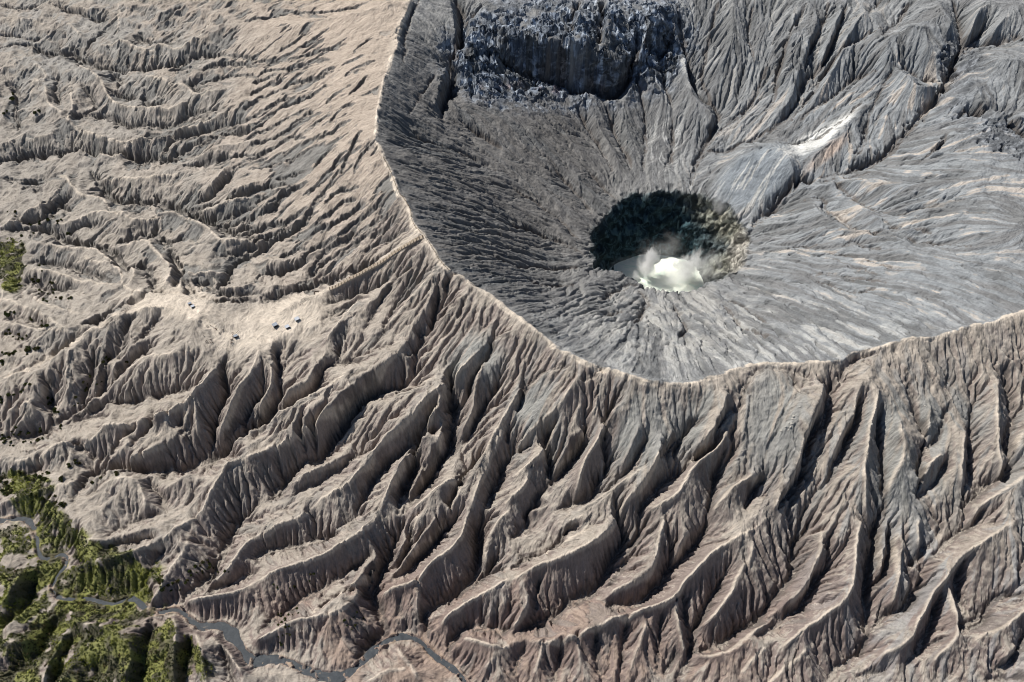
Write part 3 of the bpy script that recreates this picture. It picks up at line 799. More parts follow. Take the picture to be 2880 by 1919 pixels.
Z = Z + .18 * hR * np.exp(-dR / 1.3) * (~crat) + .7 * (1 - .6 * lfz) * (1 - .8 * crat) * (.7 - np.abs(L4)) * sstep(0, 9, np.minimum(dR, 9.0)) * sstep(.15, .7, s0) * (1 - np.clip(plat + stm + river_near + .7 * scree + pitm, 0, 1)) * np.where(crat, .7, 1.0)
# a finer pass of incision at full resolution
hard1 = (1 - np.maximum(fblur(pitm.astype(float), 2), river_near)) * (1 - .95 * plat) * (1 - stm) * np.minimum(soft, 1.0)
Z, Af1 = incise(Z + .18 * fnoise(2.2, seed=15), CELL, ITERS1, .024, 6, hard1)
# ---- fine rills combed down the slope
Zd1 = fblur(Z, 4.5); Zd2 = fblur(Z, 10.0)
gy, gx = np.gradient(Zd1); slope = np.sqrt(gx * gx + gy * gy)
L1 = lic(fnoise(1.6, seed=21).astype(np.float32), Zd1, 14)
L2 = lic(fnoise(3.6, seed=22).astype(np.float32), Zd1, 26)
L3 = lic(fnoise(8.0, seed=23).astype(np.float32), Zd2, 50, 1.2)
sm = fbm(60, 3, 31); 
rough = np.clip(.85 + .35 * sm, .25, 1.6)
Z = Z + 7 * np.clip(mound, 0, 1) ** .6
calm = 1 - np.clip(np.maximum(np.maximum(np.maximum(plat, stm), river_near), mound * .85), 0, 1)
sf = sstep(.08, .6, slope)
tanflank = blob(760, 220, 230, 330, .25, .25) * (~crat)
amp = np.where(crat, .9, 1.0) * calm * sf * rough
thin = np.exp(-(L2 / .22) ** 2) * sstep(.25, .7, np.abs(fnoise(12, seed=24)) ) 
dRs = sstep(0, 5, dR) * .8 + .2
facing = sstep(-.25, .35, (gx * .85 - gy * .53) * -1)        # faces turned to the south-east are barer and more rilled
calmn = sstep(-.8, .6, fbm(38, 2, 37))
DET = (.20 * L1 * (.3 + .7 * facing) - .40 * np.maximum(L2, -.2) * (.35 + .65 * facing) - 1.3 * thin - .45 * np.maximum(L3 - .2, 0)) * amp * dRs * (.35 + .65 * calmn)
DET = DET * (1 - .3 * tanflank) * (1 - .4 * lfz) * (1 - .55 * scree)
Zd3 = fblur(Z, 16.0)
G2 = lic(fnoise(3.4, seed=27).astype(np.float32), Zd3, 40); G3 = lic(fnoise(7.5, seed=28).astype(np.float32), Zd3, 60, 1.3)
groove = (.75 * (.6 - np.minimum(np.abs(G3), 1.6)) * -1 * -1 + .45 * (.6 - np.minimum(np.abs(G2), 1.4)) - .8 * np.exp(-(G2 / .18) ** 2) * 0) * calm * sstep(.1, .45, slope) * (.5 + .5 * rough)
DET = np.where(crat, DET * .45 + (1.5 + .5 * blob(1150, 420, 330, 320, .4, .5)) * groove, DET)
# scars where the ash crust has slid off, with a sharp edge
SC = lic(fnoise(7.5, seed=91).astype(np.float32), Zd2, 34, 1.3) + .22 * lic(fnoise(2.5, seed=92).astype(np.float32), Zd1, 10)
crestfree = 1 - sstep(690, 840, FX) * lfz
thr = 1.05 + .45 * fbm(70, 2, 95) - .1 * crat - .55 * lfz * crestfree + .35 * lfz * (1 - crestfree)
scar = sstep(thr, thr + .16, SC) * calm * sstep(.12, .3, slope) * (~pitm)
DET = DET - (1.5 + 1.1 * lfz) * scar
crag = fbm(14, 4, 41, .6); crag2 = fbm(7, 3, 42, .6)
alc = np.clip((blob(1290, 120, 215, 110, .55) + blob(1490, 90, 90, 90, .6) + .8 * blob(1150, 140, 100, 80, .6)) * (1 + .45 * crag), 0, 1)
alc2 = np.clip((blob(2320, 310, 90, 45, .6, .3) + blob(2200, 135, 45, 40, .6) + .5 * blob(2200, 220, 30, 90, .6, .5)) * (1 + .5 * crag), 0, 1)
pw = fblur((pitm & ~lakem).astype(float), 1.5)
rockm = np.clip(alc * 1.15 + pw * .75 + alc2 * .8, 0, 1.2)
Z = Z + DET * (1 - .8 * np.clip(rockm, 0, 1)) + rockm * (1 + .9 * alc) * (2.6 * (-np.abs(crag) + .7) + 1.3 * (-np.abs(crag2) + .7)) + calm * .09 * fnoise(1.3, seed=44) + calm * .5 * fbm(10, 3, 47) * (1 - .6 * tanflank) * np.where(crat, .35, 1.0)
bars = fbm(9, 3, 49); Z = Z + river_near * .9 * np.maximum(bars, -1)
# settle the river bed and the lake floor
q = []
for k in np.linspace(-1, 1, 41):
    c = resample(np.c_[rivd[:, :3], rivd[:, 3] * wob, nr], .4); c2 = c[:, :3].copy(); c2[:, :2] += c[:, 4:6] * (c[:, 3] * k)[:, None]; c2[:, 2] += -.9; q.append(c2)
w, s = raster(q, X0, Y0, CELL, NX, NY); m = (w > 0) & ((bars < 1.05) | (rivd_f > .3)); Z[m] = (s / np.maximum(w, 1))[m]
rf, _ = raster([rivd[:, :3]], X0, Y0, CELL, NX, NY)
Z = np.where(lakem, np.minimum(Z, LAKE_Z - 2), Z)
# ---------------------------------------------------------------- ground colours (ash and rock, plus shade painted into the alcove and pit)
def col(*c): return np.array(c, np.float32)
def mixc(a, b, t): t = np.clip(t, 0, 1)[..., None]; return a * (1 - t) + b * t
PEACH = col(.425, .36, .30); TAN = col(.39, .348, .298); CREAM = col(.62, .545, .455); GREY = col(.285, .28, .265); BROWN = col(.265, .226, .203)
DARK = col(.15, .14, .135); RUST = col(.30, .212, .168); BLUE = col(.33, .335, .335); PALE = col(.66, .63, .58)
gyf, gxf = np.gradient(Z); slope_f = np.sqrt(gxf ** 2 + gyf ** 2)
convex = Z - fblur(Z, 5.0)
n1 = fbm(45, 4, 61); n2 = fbm(14, 3, 66); gul = np.clip(tanflank + blob(450, 330, 600, 400, .4) * .6, 0, 1); ns = lic(fnoise(5, seed=71).astype(np.float32), Zd2, 40, 1.3); nf = lic(fnoise(1.5, seed=72).astype(np.float32), Zd1, 12)
K = np.zeros((NY, NX, 3), np.float32) + BROWN
# outer flank: ash over brown tuff, ash clings where it is gentle or convex
ash = sstep(1.25, .55, slope_f + .18 * ns - .05 * convex + .08 * n2)
K = mixc(K, TAN, ash * .9)
K = mixc(K, col(.285, .287, .272), scree * sstep(-1.2, .4, ns + .5 * n1) * .9)
K = mixc(K, col(.30, .295, .28), sstep(.4, 1.2, ns + .5 * n1) * blob(1600, 960, 600, 170, .5, 0.02) * .6)
K = mixc(K, GREY, sstep(.2, 1.0, ns + .4 * n2) * blob(2150, 1120, 330, 330, .4) * .75)
K = mixc(K, RUST, sstep(-.3, 1.2, n1 + .5 * ns + 1.2 * blob(1300, 1480, 500, 110, .6)) * blob(1150, 1470, 760, 150, .4) * .65)
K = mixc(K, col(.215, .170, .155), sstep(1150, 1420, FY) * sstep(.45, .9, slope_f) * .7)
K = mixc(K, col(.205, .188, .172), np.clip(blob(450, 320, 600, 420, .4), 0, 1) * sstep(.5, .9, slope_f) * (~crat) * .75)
K = mixc(K, BLUE, sstep(0, 1, ns) * blob(2200, 1400, 300, 240, .5) * .5)
lf = blob(700, 150, 420, 420, .45, .2)
K = mixc(K, PEACH, lf * .95 * sstep(1.1, .6, slope_f + .12 * ns))
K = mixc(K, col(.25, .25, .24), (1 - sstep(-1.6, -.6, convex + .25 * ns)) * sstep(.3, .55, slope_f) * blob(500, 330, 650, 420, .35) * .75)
K = mixc(K, col(.315, .292, .262), blob(230, 380, 430, 420, .5) * (.45 + .4 * sstep(-1, 1, n1)) * (1 - .8 * plat))
K = mixc(K, col(.31, .30, .28), blob(150, 100, 320, 160, .5) * sstep(-.2, .8, n2 + n1) * .7)
K = mixc(K, TAN * .95, blob(200, 800, 420, 330, .4) * .5 * sstep(1.0, .5, slope_f))
K = mixc(K, CREAM, plat * .75)
K = mixc(K, CREAM, blob(420, 660, 60, 50, .6) * .6)
K = mixc(K, col(.215, .21, .198), scar * (.4 + .55 * np.clip(tanflank + blob(500, 330, 600, 400, .4), 0, 1)))
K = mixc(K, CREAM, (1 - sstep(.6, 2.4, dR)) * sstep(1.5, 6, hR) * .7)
# crater interior
ci = mixc(np.zeros_like(K) + col(.215, .210, .204), col(.325, .312, .292), sstep(-.5, 1.2, ns + .3 * n1))
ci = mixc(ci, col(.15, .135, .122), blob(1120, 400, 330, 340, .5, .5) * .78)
ci = mixc(ci, col(.20, .19, .18), sstep(.1, 1.2, -ns) * .5)
right = blob(2080, 450, 420, 420, .5)
ci = mixc(ci, BLUE * .9, right * sstep(-1.3, .6, ns) * .8)
ci = mixc(ci, col(.50, .425, .355), right * sstep(.7, 1.5, ns + .35 * n2 - .3) * .85)
ci = mixc(ci, PALE * .66, blob(1750, 780, 420, 90, .6) * sstep(-.2, 1.2, ns + .6 * n2) * .7)
ci = mixc(ci, col(.36, .335, .30), blob(1500, 740, 200, 120, .5) * sstep(-.6, .8, n2) * .6)
ci = mixc(ci, BLUE * .75, blob(2250, 640, 250, 60, .6, -.05) * sstep(-.2, .8, n1 + ns) * .8)
ci = mixc(ci, PALE * 1.05, np.clip(blob(1868, 322, 85, 17, .5, -.52) + blob(1922, 290, 60, 10, .6, -.75), 0, 1))
ci = mixc(ci, col(.50, .38, .30), blob(1900, 352, 55, 12, .6, -.7) * .8)
ci = mixc(ci, PALE * .8, blob(1715, 420, 50, 22, .7, -.75) * sstep(.1, .6, nf + ns) * .7)
ci = mixc(ci, PALE * .85, blob(1530, 320, 40, 75, .6) * sstep(.1, .7, nf + .6 * ns) * .55)
ci = mixc(ci, PALE * .9, blob(1572, 145, 10, 22, .5, -.3) * .8)
ci = mixc(ci, col(.19, .215, .255), alc * .9)  # navy of the shadowed alcove painted into its rock colour
ci = mixc(ci, col(.50, .53, .57), alc * sstep(.5, 1.4, crag2 + .5 * crag + .4 * fnoise(2.2, seed=77)) * .8)
ci = mixc(ci, col(.30, .2, .18), blob(1300, 200, 150, 14, .7) * sstep(.2, 1, n2) * .7)
ci = mixc(ci, col(.15, .147, .142), scar * .7)
ci = mixc(ci, mixc(np.zeros_like(K) + col(.27, .285, .295), PALE * .8, sstep(.4, 1.1, ns + .8 * nf * .5)), mound * .9)
ci = mixc(ci, col(.17, .175, .185), alc2 * .7)
ci = ci * col(.93, .98, 1.03)
# pit wall: dark rock, shade painted in teal towards the left, sulphur crusts to the right
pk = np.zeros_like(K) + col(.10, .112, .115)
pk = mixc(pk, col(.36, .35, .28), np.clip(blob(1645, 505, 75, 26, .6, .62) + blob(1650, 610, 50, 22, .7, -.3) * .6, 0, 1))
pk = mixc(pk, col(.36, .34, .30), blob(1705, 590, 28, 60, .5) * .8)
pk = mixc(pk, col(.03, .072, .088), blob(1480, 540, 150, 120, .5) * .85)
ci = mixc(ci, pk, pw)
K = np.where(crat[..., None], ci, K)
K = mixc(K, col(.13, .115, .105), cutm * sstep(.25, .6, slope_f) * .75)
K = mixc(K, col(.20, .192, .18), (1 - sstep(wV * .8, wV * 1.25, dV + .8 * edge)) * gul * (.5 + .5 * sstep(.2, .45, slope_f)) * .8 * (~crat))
# bright trodden crest
pr, _ = raster([rim3], X0, Y0, CELL, NX, NY); prd = fblur((pr > 0).astype(float), 1.9); prd /= max(prd.max(), 1e-6)
rimw = 1 - sstep(1250, 1500, FX) * .15
K = mixc(K, mixc(np.zeros_like(K) + CREAM * .95, CREAM * 1.1, blob(880, 200, 110, 300, .5)), sstep(.10, .5, prd * rimw * (1 + .5 * edge)) * (.75 + .25 * sstep(-1, 1, n2)))
K = mixc(K, CREAM, blob(925, 60, 14, 90, .5, .35) * (~crat) * .6)
path = np.array([(757, 668), (720, 690), (660, 735), (600, 760), (520, 775), (470, 740), (420, 720), (370, 705), (330, 705), (260, 735), (190, 770), (100, 815), (0, 860)], float)
path = smooth_poly(path, 3); pth = resample(np.stack(chart_xyz(path[:, 0], path[:, 1], zmean(path[:, 0], path[:, 1])), -1), .7)
pa_, _ = raster([pth], X0, Y0, CELL, NX, NY); pad_ = fblur((pa_ > 0).astype(float), 3.5); K = mixc(K, CREAM * .95, sstep(.02, .09, pad_ * (1 + .4 * edge)) * .75)
K = mixc(K, CREAM, stm * .3)
# river bank silt
K = mixc(K, col(.40, .29, .2), river_near * (1 - sstep(.35, .7, slope_f)) * .7)
# green cover in the low left corner
veg = np.clip(blob(70, 1460, 290, 220, .35, .1) + blob(240, 1320, 120, 60, .4) + blob(310, 1520, 150, 70, .5) + blob(25, 605, 34, 60, .35) + blob(40, 1110, 70, 26, .5, .1) + blob(110, 1190, 90, 30, .4, .6), 0, 1)
vegn = sstep(-.5, .5, n2 * 1.0 + .25 * n1 + 1.6 * (veg - .40)) * sstep(.05, .4, veg)
moss = mixc(np.zeros_like(K) + col(.06, .062, .03), col(.17, .185, .04), sstep(-.4, .9, fnoise(9, seed=81) + .6 * n2))
K = mixc(K, moss, vegn * .85)
# grain
K = K * (1 + .07 * nf + .05 * fnoise(1.2, seed=73) + .05 * n2)[..., None]
K = np.clip(K, .02, .8)
# ---------------------------------------------------------------- ground mesh: fine inside, stretching out to the surroundings
def stretch(a, n, g0, gr, sgn):
    o = []; d = g0; v = a
    for i in range(n): v += sgn * d; o.append(v); d *= gr
    return o if sgn > 0 else o[::-1]
ex = 24
ax = np.array(stretch(X0, ex, 1.5, 1.27, -1) + list(xs) + stretch(X1, ex, 1.5, 1.27, 1))
ay = np.array(stretch(Y0, ex, 1.5, 1.27, -1) + list(ys) + stretch(Y1, ex, 1.5, 1.27, 1))
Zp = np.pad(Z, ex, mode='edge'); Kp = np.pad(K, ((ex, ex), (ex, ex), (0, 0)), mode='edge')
GX, GY = np.meshgrid(ax, ay)
fy_, fx_ = np.gradient(Zd1); fn = np.sqrt(fx_ ** 2 + fy_ ** 2) + .02; FD = np.pad(np.stack([fx_ / fn, fy_ / fn, 0 * fn], -1) * (1 - np.clip(rockm, 0, 1))[..., None], ((ex, ex), (ex, ex), (0, 0)), mode='edge')
od = np.maximum(np.maximum(X0 - GX, GX - X1), np.maximum(Y0 - GY, GY - Y1)); od = np.clip(od, 0, None)
g_ = np.random.default_rng(9); wav = sum(np.sin(GX * a + GY * b + c) for a, b, c in zip(g_.normal(0, .012, 9), g_.normal(0, .012, 9), g_.uniform(0, 6, 9)))
Zp = Zp * np.exp(-od / 500) + (1 - np.exp(-od / 500)) * -150 + wav * 7 * sstep(0, 120, od)
craggy = np.pad(np.clip(np.clip(pw, 0, 1) + alc * .95 + alc2 * .7, 0, 1), ex); cm = craggy > .02
g_ = np.random.default_rng(19)
def sines(x, y, z, wl0, wl1, n):
    o = 0
    for i in range(n):
        k = g_.normal(0, 1, 3); k *= 2 * math.pi / np.linalg.norm(k) / math.exp(g_.uniform(math.log(wl0), math.log(wl1)))
        ph = k[0] * x + k[1] * y + k[2] * z + g_.uniform(0, 6.28); o = o + np.arcsin(np.sin(ph)) * (2 * math.pi / np.linalg.norm(k)) ** .8
    return o
px_, py_, pz_ = GX[cm], GY[cm], Zp[cm]; fo = np.pad(Zd2, ex, mode='edge'); ay_, ax_ = np.gradient(fo); nrm = np.sqrt(ax_ ** 2 + ay_ ** 2) + .05
disp = np.clip(sines(px_, py_, pz_, 6, 26, 26) * .07, -3.5, 3.5) * craggy[cm]
shore = np.clip((pz_ - (LAKE_Z + 2)) / 6, 0, 1)
GX = GX.copy(); GY = GY.copy(); GX[cm] += disp * (ax_ / nrm)[cm] * shore; GY[cm] += disp * (ay_ / nrm)[cm] * shore
def grid_mesh(name, gx, gy, gz, colr, fall=None):
    ny, nx = gz.shape; me = bpy.data.meshes.new(name)
    co = np.stack([gx, gy, gz], -1).astype(np.float32).reshape(-1); n = ny * nx
    me.vertices.add(n); me.vertices.foreach_set('co', co)
    i = np.arange(n, dtype=np.int32).reshape(ny, nx)
    q = np.stack([i[:-1, :-1], i[:-1, 1:], i[1:, 1:], i[1:, :-1]], -1).reshape(-1)
    m = len(q) // 4; me.loops.add(len(q)); me.loops.foreach_set('vertex_index', q)
    me.polygons.add(m); me.polygons.foreach_set('loop_start', np.arange(0, 4 * m, 4, dtype=np.int32))
    me.update(calc_edges=True)
    me.polygons.foreach_set('use_smooth', np.ones(m, bool))
    at = me.color_attributes.new('rock', 'FLOAT_COLOR', 'POINT')
    at.data.foreach_set('color', np.concatenate([colr, 1 - craggy[..., None]], -1).astype(np.float32).reshape(-1))
    if fall is not None:
        at = me.attributes.new('fall', 'FLOAT_VECTOR', 'POINT'); at.data.foreach_set('vector', fall.astype(np.float32).reshape(-1))
    return me
def new_mat(name):
    m = bpy.data.materials.new(name); m.use_nodes = True; return m, m.node_tree, m.node_tree.nodes['Principled BSDF']
def nd(t, kind, **kw):
    n = t.nodes.new(kind)
    for k, v in kw.items():
        if k in n.inputs.keys(): n.inputs[k].default_value = v
        else: setattr(n, k, v)
    return n
gm, t, b = new_mat('ash_and_tuff')
ca = nd(t, 'ShaderNodeVertexColor', layer_name='rock'); tc = nd(t, 'ShaderNodeTexCoord'); fl = nd(t, 'ShaderNodeAttribute', attribute_name='fall')
def mth(op, a, b=None, c=None):
    n = nd(t, 'ShaderNodeMath', operation=op)
    for i, v in enumerate((a, b, c)):
        if v is None: continue
        if isinstance(v, (int, float)): n.inputs[i].default_value = v
        else: t.links.new(v, n.inputs[i])
    return n.outputs[0]
ssum = None; wsum = None
for k in range(6):
    an = math.pi * k / 6
    mp = nd(t, 'ShaderNodeMapping'); mp.vector_type = 'TEXTURE'; mp.inputs['Rotation'].default_value = (0, 0, an); mp.inputs['Scale'].default_value = (6.0, 1.0, 3.0); mp.inputs['Location'].default_value = (13.0 * k, 7.0 * k, 0)
    t.links.new(tc.outputs['Object'], mp.inputs['Vector'])
    nz = nd(t, 'ShaderNodeTexNoise', Scale=.62, Detail=3.0, Roughness=.6); t.links.new(mp.outputs[0], nz.inputs['Vector'])
    dp = nd(t, 'ShaderNodeVectorMath', operation='DOT_PRODUCT'); t.links.new(fl.outputs['Vector'], dp.inputs[0]); dp.inputs[1].default_value = (math.cos(an), math.sin(an), 0)
    wt = mth('POWER', mth('MULTIPLY_ADD', mth('MULTIPLY', dp.outputs['Value'], dp.outputs['Value']), 1.0, 1e-4), 9.0)
    term = mth('MULTIPLY', mth('SUBTRACT', nz.outputs['Fac'], .5), wt)
    ssum = term if ssum is None else mth('ADD', ssum, term); w2 = mth('MULTIPLY', wt, wt); wsum = w2 if wsum is None else mth('ADD', wsum, w2)
streak = mth('DIVIDE', ssum, mth('SQRT', mth('ADD', wsum, 1e-6)))     # about -.25 .. .25
nz = nd(t, 'ShaderNodeTexNoise', Scale=.8, Detail=5.0, Roughness=.72); t.links.new(tc.outputs['Object'], nz.inputs['Vector'])
hgt = mth('ADD', mth('MULTIPLY', streak, 1.7), mth('MULTIPLY', mth('SUBTRACT', nz.outputs['Fac'], .5), .45))
mr = nd(t, 'ShaderNodeMapRange'); mr.inputs['From Min'].default_value = -.4; mr.inputs['From Max'].default_value = .4; mr.inputs['To Min'].default_value = .85; mr.inputs['To Max'].default_value = 1.15
t.links.new(hgt, mr.inputs['Value'])
cn = nd(t, 'ShaderNodeTexNoise', Scale=.09, Detail=6.0, Roughness=.58, Distortion=1.2); t.links.new(tc.outputs['Object'], cn.inputs['Vector'])
cm_ = nd(t, 'ShaderNodeMapRange', interpolation_type='SMOOTHSTEP'); cm_.inputs['From Min'].default_value = .42; cm_.inputs['From Max'].default_value = .66; cm_.inputs['To Min'].default_value = .4; cm_.inputs['To Max'].default_value = 1.6; t.links.new(cn.outputs['Fac'], cm_.inputs['Value'])
cx = nd(t, 'ShaderNodeMix', data_type='FLOAT'); t.links.new(ca.outputs['Alpha'], cx.inputs[0]); t.links.new(cm_.outputs[0], cx.inputs[2]); cx.inputs[3].default_value = 1.0
vr = mth('MULTIPLY', mr.outputs[0], cx.outputs[0])
mx = nd(t, 'ShaderNodeVectorMath', operation='MULTIPLY'); t.links.new(ca.outputs['Color'], mx.inputs[0]); t.links.new(vr, mx.inputs[1])
hgt = mth('ADD', hgt, mth('MULTIPLY', mth('MULTIPLY', mth('SUBTRACT', 1.0, ca.outputs['Alpha']), cn.outputs['Fac']), 3.0))
t.links.new(mx.outputs[0], b.inputs['Base Color']); b.inputs['Roughness'].default_value = .92; b.inputs['Specular IOR Level'].default_value = .12
bp = nd(t, 'ShaderNodeBump', Strength=.7, Distance=1.1); t.links.new(hgt, bp.inputs['Height']); t.links.new(bp.outputs[0], b.inputs['Normal'])
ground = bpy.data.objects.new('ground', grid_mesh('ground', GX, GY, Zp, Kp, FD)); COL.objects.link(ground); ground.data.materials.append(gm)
ground['kind'] = 'structure'
def zat(x, y):
    i = (y - Y0) / CELL; j = (x - X0) / CELL; i0 = int(min(max(i, 0), NY - 2)); j0 = int(min(max(j, 0), NX - 2)); a = i - i0; c = j - j0
    return float(Z[i0, j0] * (1 - a) * (1 - c) + Z[i0 + 1, j0] * a * (1 - c) + Z[i0, j0 + 1] * (1 - a) * c + Z[i0 + 1, j0 + 1] * a * c)
def on_ground(fx, fy):
    # where a line of sight of the chart meets the ground
    u = (fx - 1176.5) / 1176.5 * TH; v = -(fy - 784.0) / 1176.5 * TH
    dy = math.cos(P) + v * math.sin(P); dz = -math.sin(P) + v * math.cos(P); t0 = 400.0
    while t0 < 3000:
        x, y, z = u * t0, dy * t0, HC + dz * t0
        if z < zat(x, y): break
        t0 += 1.0
    return Vector((u * t0, dy * t0, zat(u * t0, dy * t0)))
# ---------------------------------------------------------------- helpers
rnd = random.Random(4)
def simple_mat(name, c, rough=.8, var=.15, scale=6.0, metal=0.0, emis=None):
    m, t, b = new_mat(name)
    tc = nd(t, 'ShaderNodeTexCoord'); n = nd(t, 'ShaderNodeTexNoise', Scale=scale, Detail=4.0); t.links.new(tc.outputs['Object'], n.inputs['Vector'])
    r = nd(t, 'ShaderNodeMapRange'); r.inputs['To Min'].default_value = 1 - var; r.inputs['To Max'].default_value = 1 + var; t.links.new(n.outputs['Fac'], r.inputs['Value'])
    v = nd(t, 'ShaderNodeVectorMath', operation='SCALE'); v.inputs[0].default_value = c[:3]; t.links.new(r.outputs[0], v.inputs['Scale'])
    t.links.new(v.outputs[0], b.inputs['Base Color']); b.inputs['Roughness'].default_value = rough; b.inputs['Metallic'].default_value = metal
    return m
def tag(o, label=None, cat=None, group=None, kind=None):
    if label: o['label'] = label
    if cat: o['category'] = cat
    if group: o['group'] = group
    if kind: o['kind'] = kind
    return o
def obj(name, me, mats, parent=None, loc=None):
    o = bpy.data.objects.new(name, me); COL.objects.link(o)
    for m in (mats if isinstance(mats, (list, tuple)) else [mats]): me.materials.append(m)
    if parent: o.parent = parent
    if loc is not None: o.location = loc
    return o
def mesh_from(name, vs, fs, smooth=False):
    me = bpy.data.meshes.new(name); me.from_pydata([tuple(v) for v in vs], [], fs); me.update()
    if smooth: me.polygons.foreach_set('use_smooth', [True] * len(me.polygons))
    return me
# ---------------------------------------------------------------- river of grey ash-laden water
vs = []; fs = []; NW = 8
for i in range(len(rivd)):
    for k in range(NW + 1):
        u = (k / NW * 2 - 1) * (rivd[i, 3] * wob[i] + .9)
        vs.append((rivd[i, 0] + nr[i, 0] * u, rivd[i, 1] + nr[i, 1] * u, rivd[i, 2]))
for i in range(len(rivd) - 1):
    for k in range(NW):
        a = i * (NW + 1) + k; fs.append((a, a + 1, a + NW + 2, a + NW + 1))
rm, t, b = new_mat('ash_river_water')
tc = nd(t, 'ShaderNodeTexCoord'); n = nd(t, 'ShaderNodeTexNoise', Scale=.12, Detail=6.0, Roughness=.65, Distortion=1.5); t.links.new(tc.outputs['Object'], n.inputs['Vector'])
cr = nd(t, 'ShaderNodeValToRGB'); cr.color_ramp.elements[0].position = .35; cr.color_ramp.elements[0].color = (.045, .052, .060, 1); cr.color_ramp.elements[1].position = .72; cr.color_ramp.elements[1].color = (.075, .085, .095, 1)
e2 = cr.color_ramp.elements.new(.62); e2.color = (.075, .085, .095, 1); cr.color_ramp.elements[-1].position = .66; cr.color_ramp.elements[-1].color = (.24, .19, .14, 1)
t.links.new(n.outputs['Fac'], cr.inputs[0]); t.links.new(cr.outputs[0], b.inputs['Base Color']); b.inputs['Roughness'].default_value = .6; b.inputs['Specular IOR Level'].default_value = .12
river = obj('river', mesh_from('river', vs, fs, True), rm); river['kind'] = 'structure'
# ---------------------------------------------------------------- acid lake in the vent
nr_, na = 24, 160; vs = [(lc[0], lc[1], LAKE_Z - .5)]; fs = []
for j in range(1, nr_ + 1):
    for i in range(na):
        a = 2 * math.pi * i / na; r = (57 * (1 + .05 * math.sin(2 * a + 1) + .04 * math.sin(3 * a) + .02 * math.sin(7 * a + 2)) + 3) * j / nr_
        vs.append((lc[0] + r * math.cos(a), lc[1] + r * math.sin(a), LAKE_Z - .5))
for i in range(na): fs.append((0, 1 + i, 1 + (i + 1) % na))
for j in range(nr_ - 1):
    for i in range(na):
        a = 1 + j * na + i; c = 1 + j * na + (i + 1) % na; fs.append((a, a + na, c + na, c))
lm, t, b = new_mat('acid_lake_water')
tc = nd(t, 'ShaderNodeTexCoord'); n = nd(t, 'ShaderNodeTexNoise', Scale=.09, Detail=8.0, Roughness=.6, Distortion=.8); t.links.new(tc.outputs['Object'], n.inputs['Vector'])
cr = nd(t, 'ShaderNodeValToRGB'); cr.color_ramp.elements[0].position = .3; cr.color_ramp.elements[0].color = (.62, .78, .68, 1); cr.color_ramp.elements[1].position = .52; cr.color_ramp.elements[1].color = (.88, .92, .82, 1)
t.links.new(n.outputs['Fac'], cr.inputs[0]); t.links.new(cr.outputs[0], b.inputs['Base Color']); b.inputs['Roughness'].default_value = .35; b.inputs['Specular IOR Level'].default_value = .3
lake = obj('crater_lake_water', mesh_from('crater_lake_water', vs, fs, True), lm); lake['kind'] = 'structure'

# ---------------------------------------------------------------- steam over the lake
def steam(fx, fy, z, r, dens, seed, stretch=(1, 1, 1)):
    p = chart_xyz(fx, fy, z); bm = bmesh.new(); bmesh.ops.create_icosphere(bm, subdivisions=3, radius=1.0)
    me = bpy.data.meshes.new('steam_cloud'); bm.to_mesh(me); bm.free()
    m = bpy.data.materials.new('steam'); m.use_nodes = True; t = m.node_tree; t.nodes.remove(t.nodes['Principled BSDF'])
    v = nd(t, 'ShaderNodeVolumePrincipled'); v.inputs['Color'].default_value = (1, 1, 1, 1); v.inputs['Anisotropy'].default_value = .2
    tc = nd(t, 'ShaderNodeTexCoord'); ln = nd(t, 'ShaderNodeVectorMath', operation='LENGTH'); t.links.new(tc.outputs['Object'], ln.inputs[0])
    ad = nd(t, 'ShaderNodeVectorMath', operation='ADD'); t.links.new(tc.outputs['Object'], ad.inputs[0]); ad.inputs[1].default_value = (seed * 3.1, seed, 0)
    n = nd(t, 'ShaderNodeTexNoise', Scale=1.9, Detail=6.0, Roughness=.62, Distortion=.6); t.links.new(ad.outputs[0], n.inputs['Vector'])
    def mt(op, a, b):
        q = nd(t, 'ShaderNodeMath', operation=op)
        for i, x in enumerate((a, b)):
            if isinstance(x, (int, float)): q.inputs[i].default_value = x
            else: t.links.new(x, q.inputs[i])
        return q.outputs[0]
    fall = mt('SUBTRACT', 1.0, ln.outputs['Value']); d = mt('ADD', mt('MULTIPLY', fall, .95), mt('MULTIPLY', mt('SUBTRACT', n.outputs['Fac'], .64), 2.4))
    d = mt('MULTIPLY', mt('MAXIMUM', mt('MULTIPLY', d, 2.2), 0.0), dens); t.links.new(d, v.inputs['Density']); t.links.new(v.outputs[0], t.nodes['Material Output'].inputs['Volume'])
    o = obj('steam_cloud', me, m, loc=Vector([float(a) for a in p])); o.scale = (r * stretch[0], r * stretch[1], r * stretch[2]); o['kind'] = 'stuff'
    return o
steam(1490, 604, LAKE_Z + 24, 20, .3, 1, (.9, .9, 1.6))
steam(1600, 600, LAKE_Z + 30, 16, .12, 9, (.8, .9, 1.7))
steam(1462, 634, LAKE_Z + 12, 12, .10, 2, (.9, 1, 1))
steam(1580, 618, LAKE_Z + 20, 20, .2, 3, (1.1, 1, 1.3))
steam(1545, 640, LAKE_Z + 9, 22, .10, 4, (1.6, 1, .5))
steam(1625, 612, LAKE_Z + 45, 22, .035, 5, (1.2, 1, 1.5))
steam(1654, 470, -92, 15, .035, 6, (1, 1, 1.6))
steam(1530, 572, LAKE_Z + 40, 24, .010, 7, (1.8, 1, 1.4))
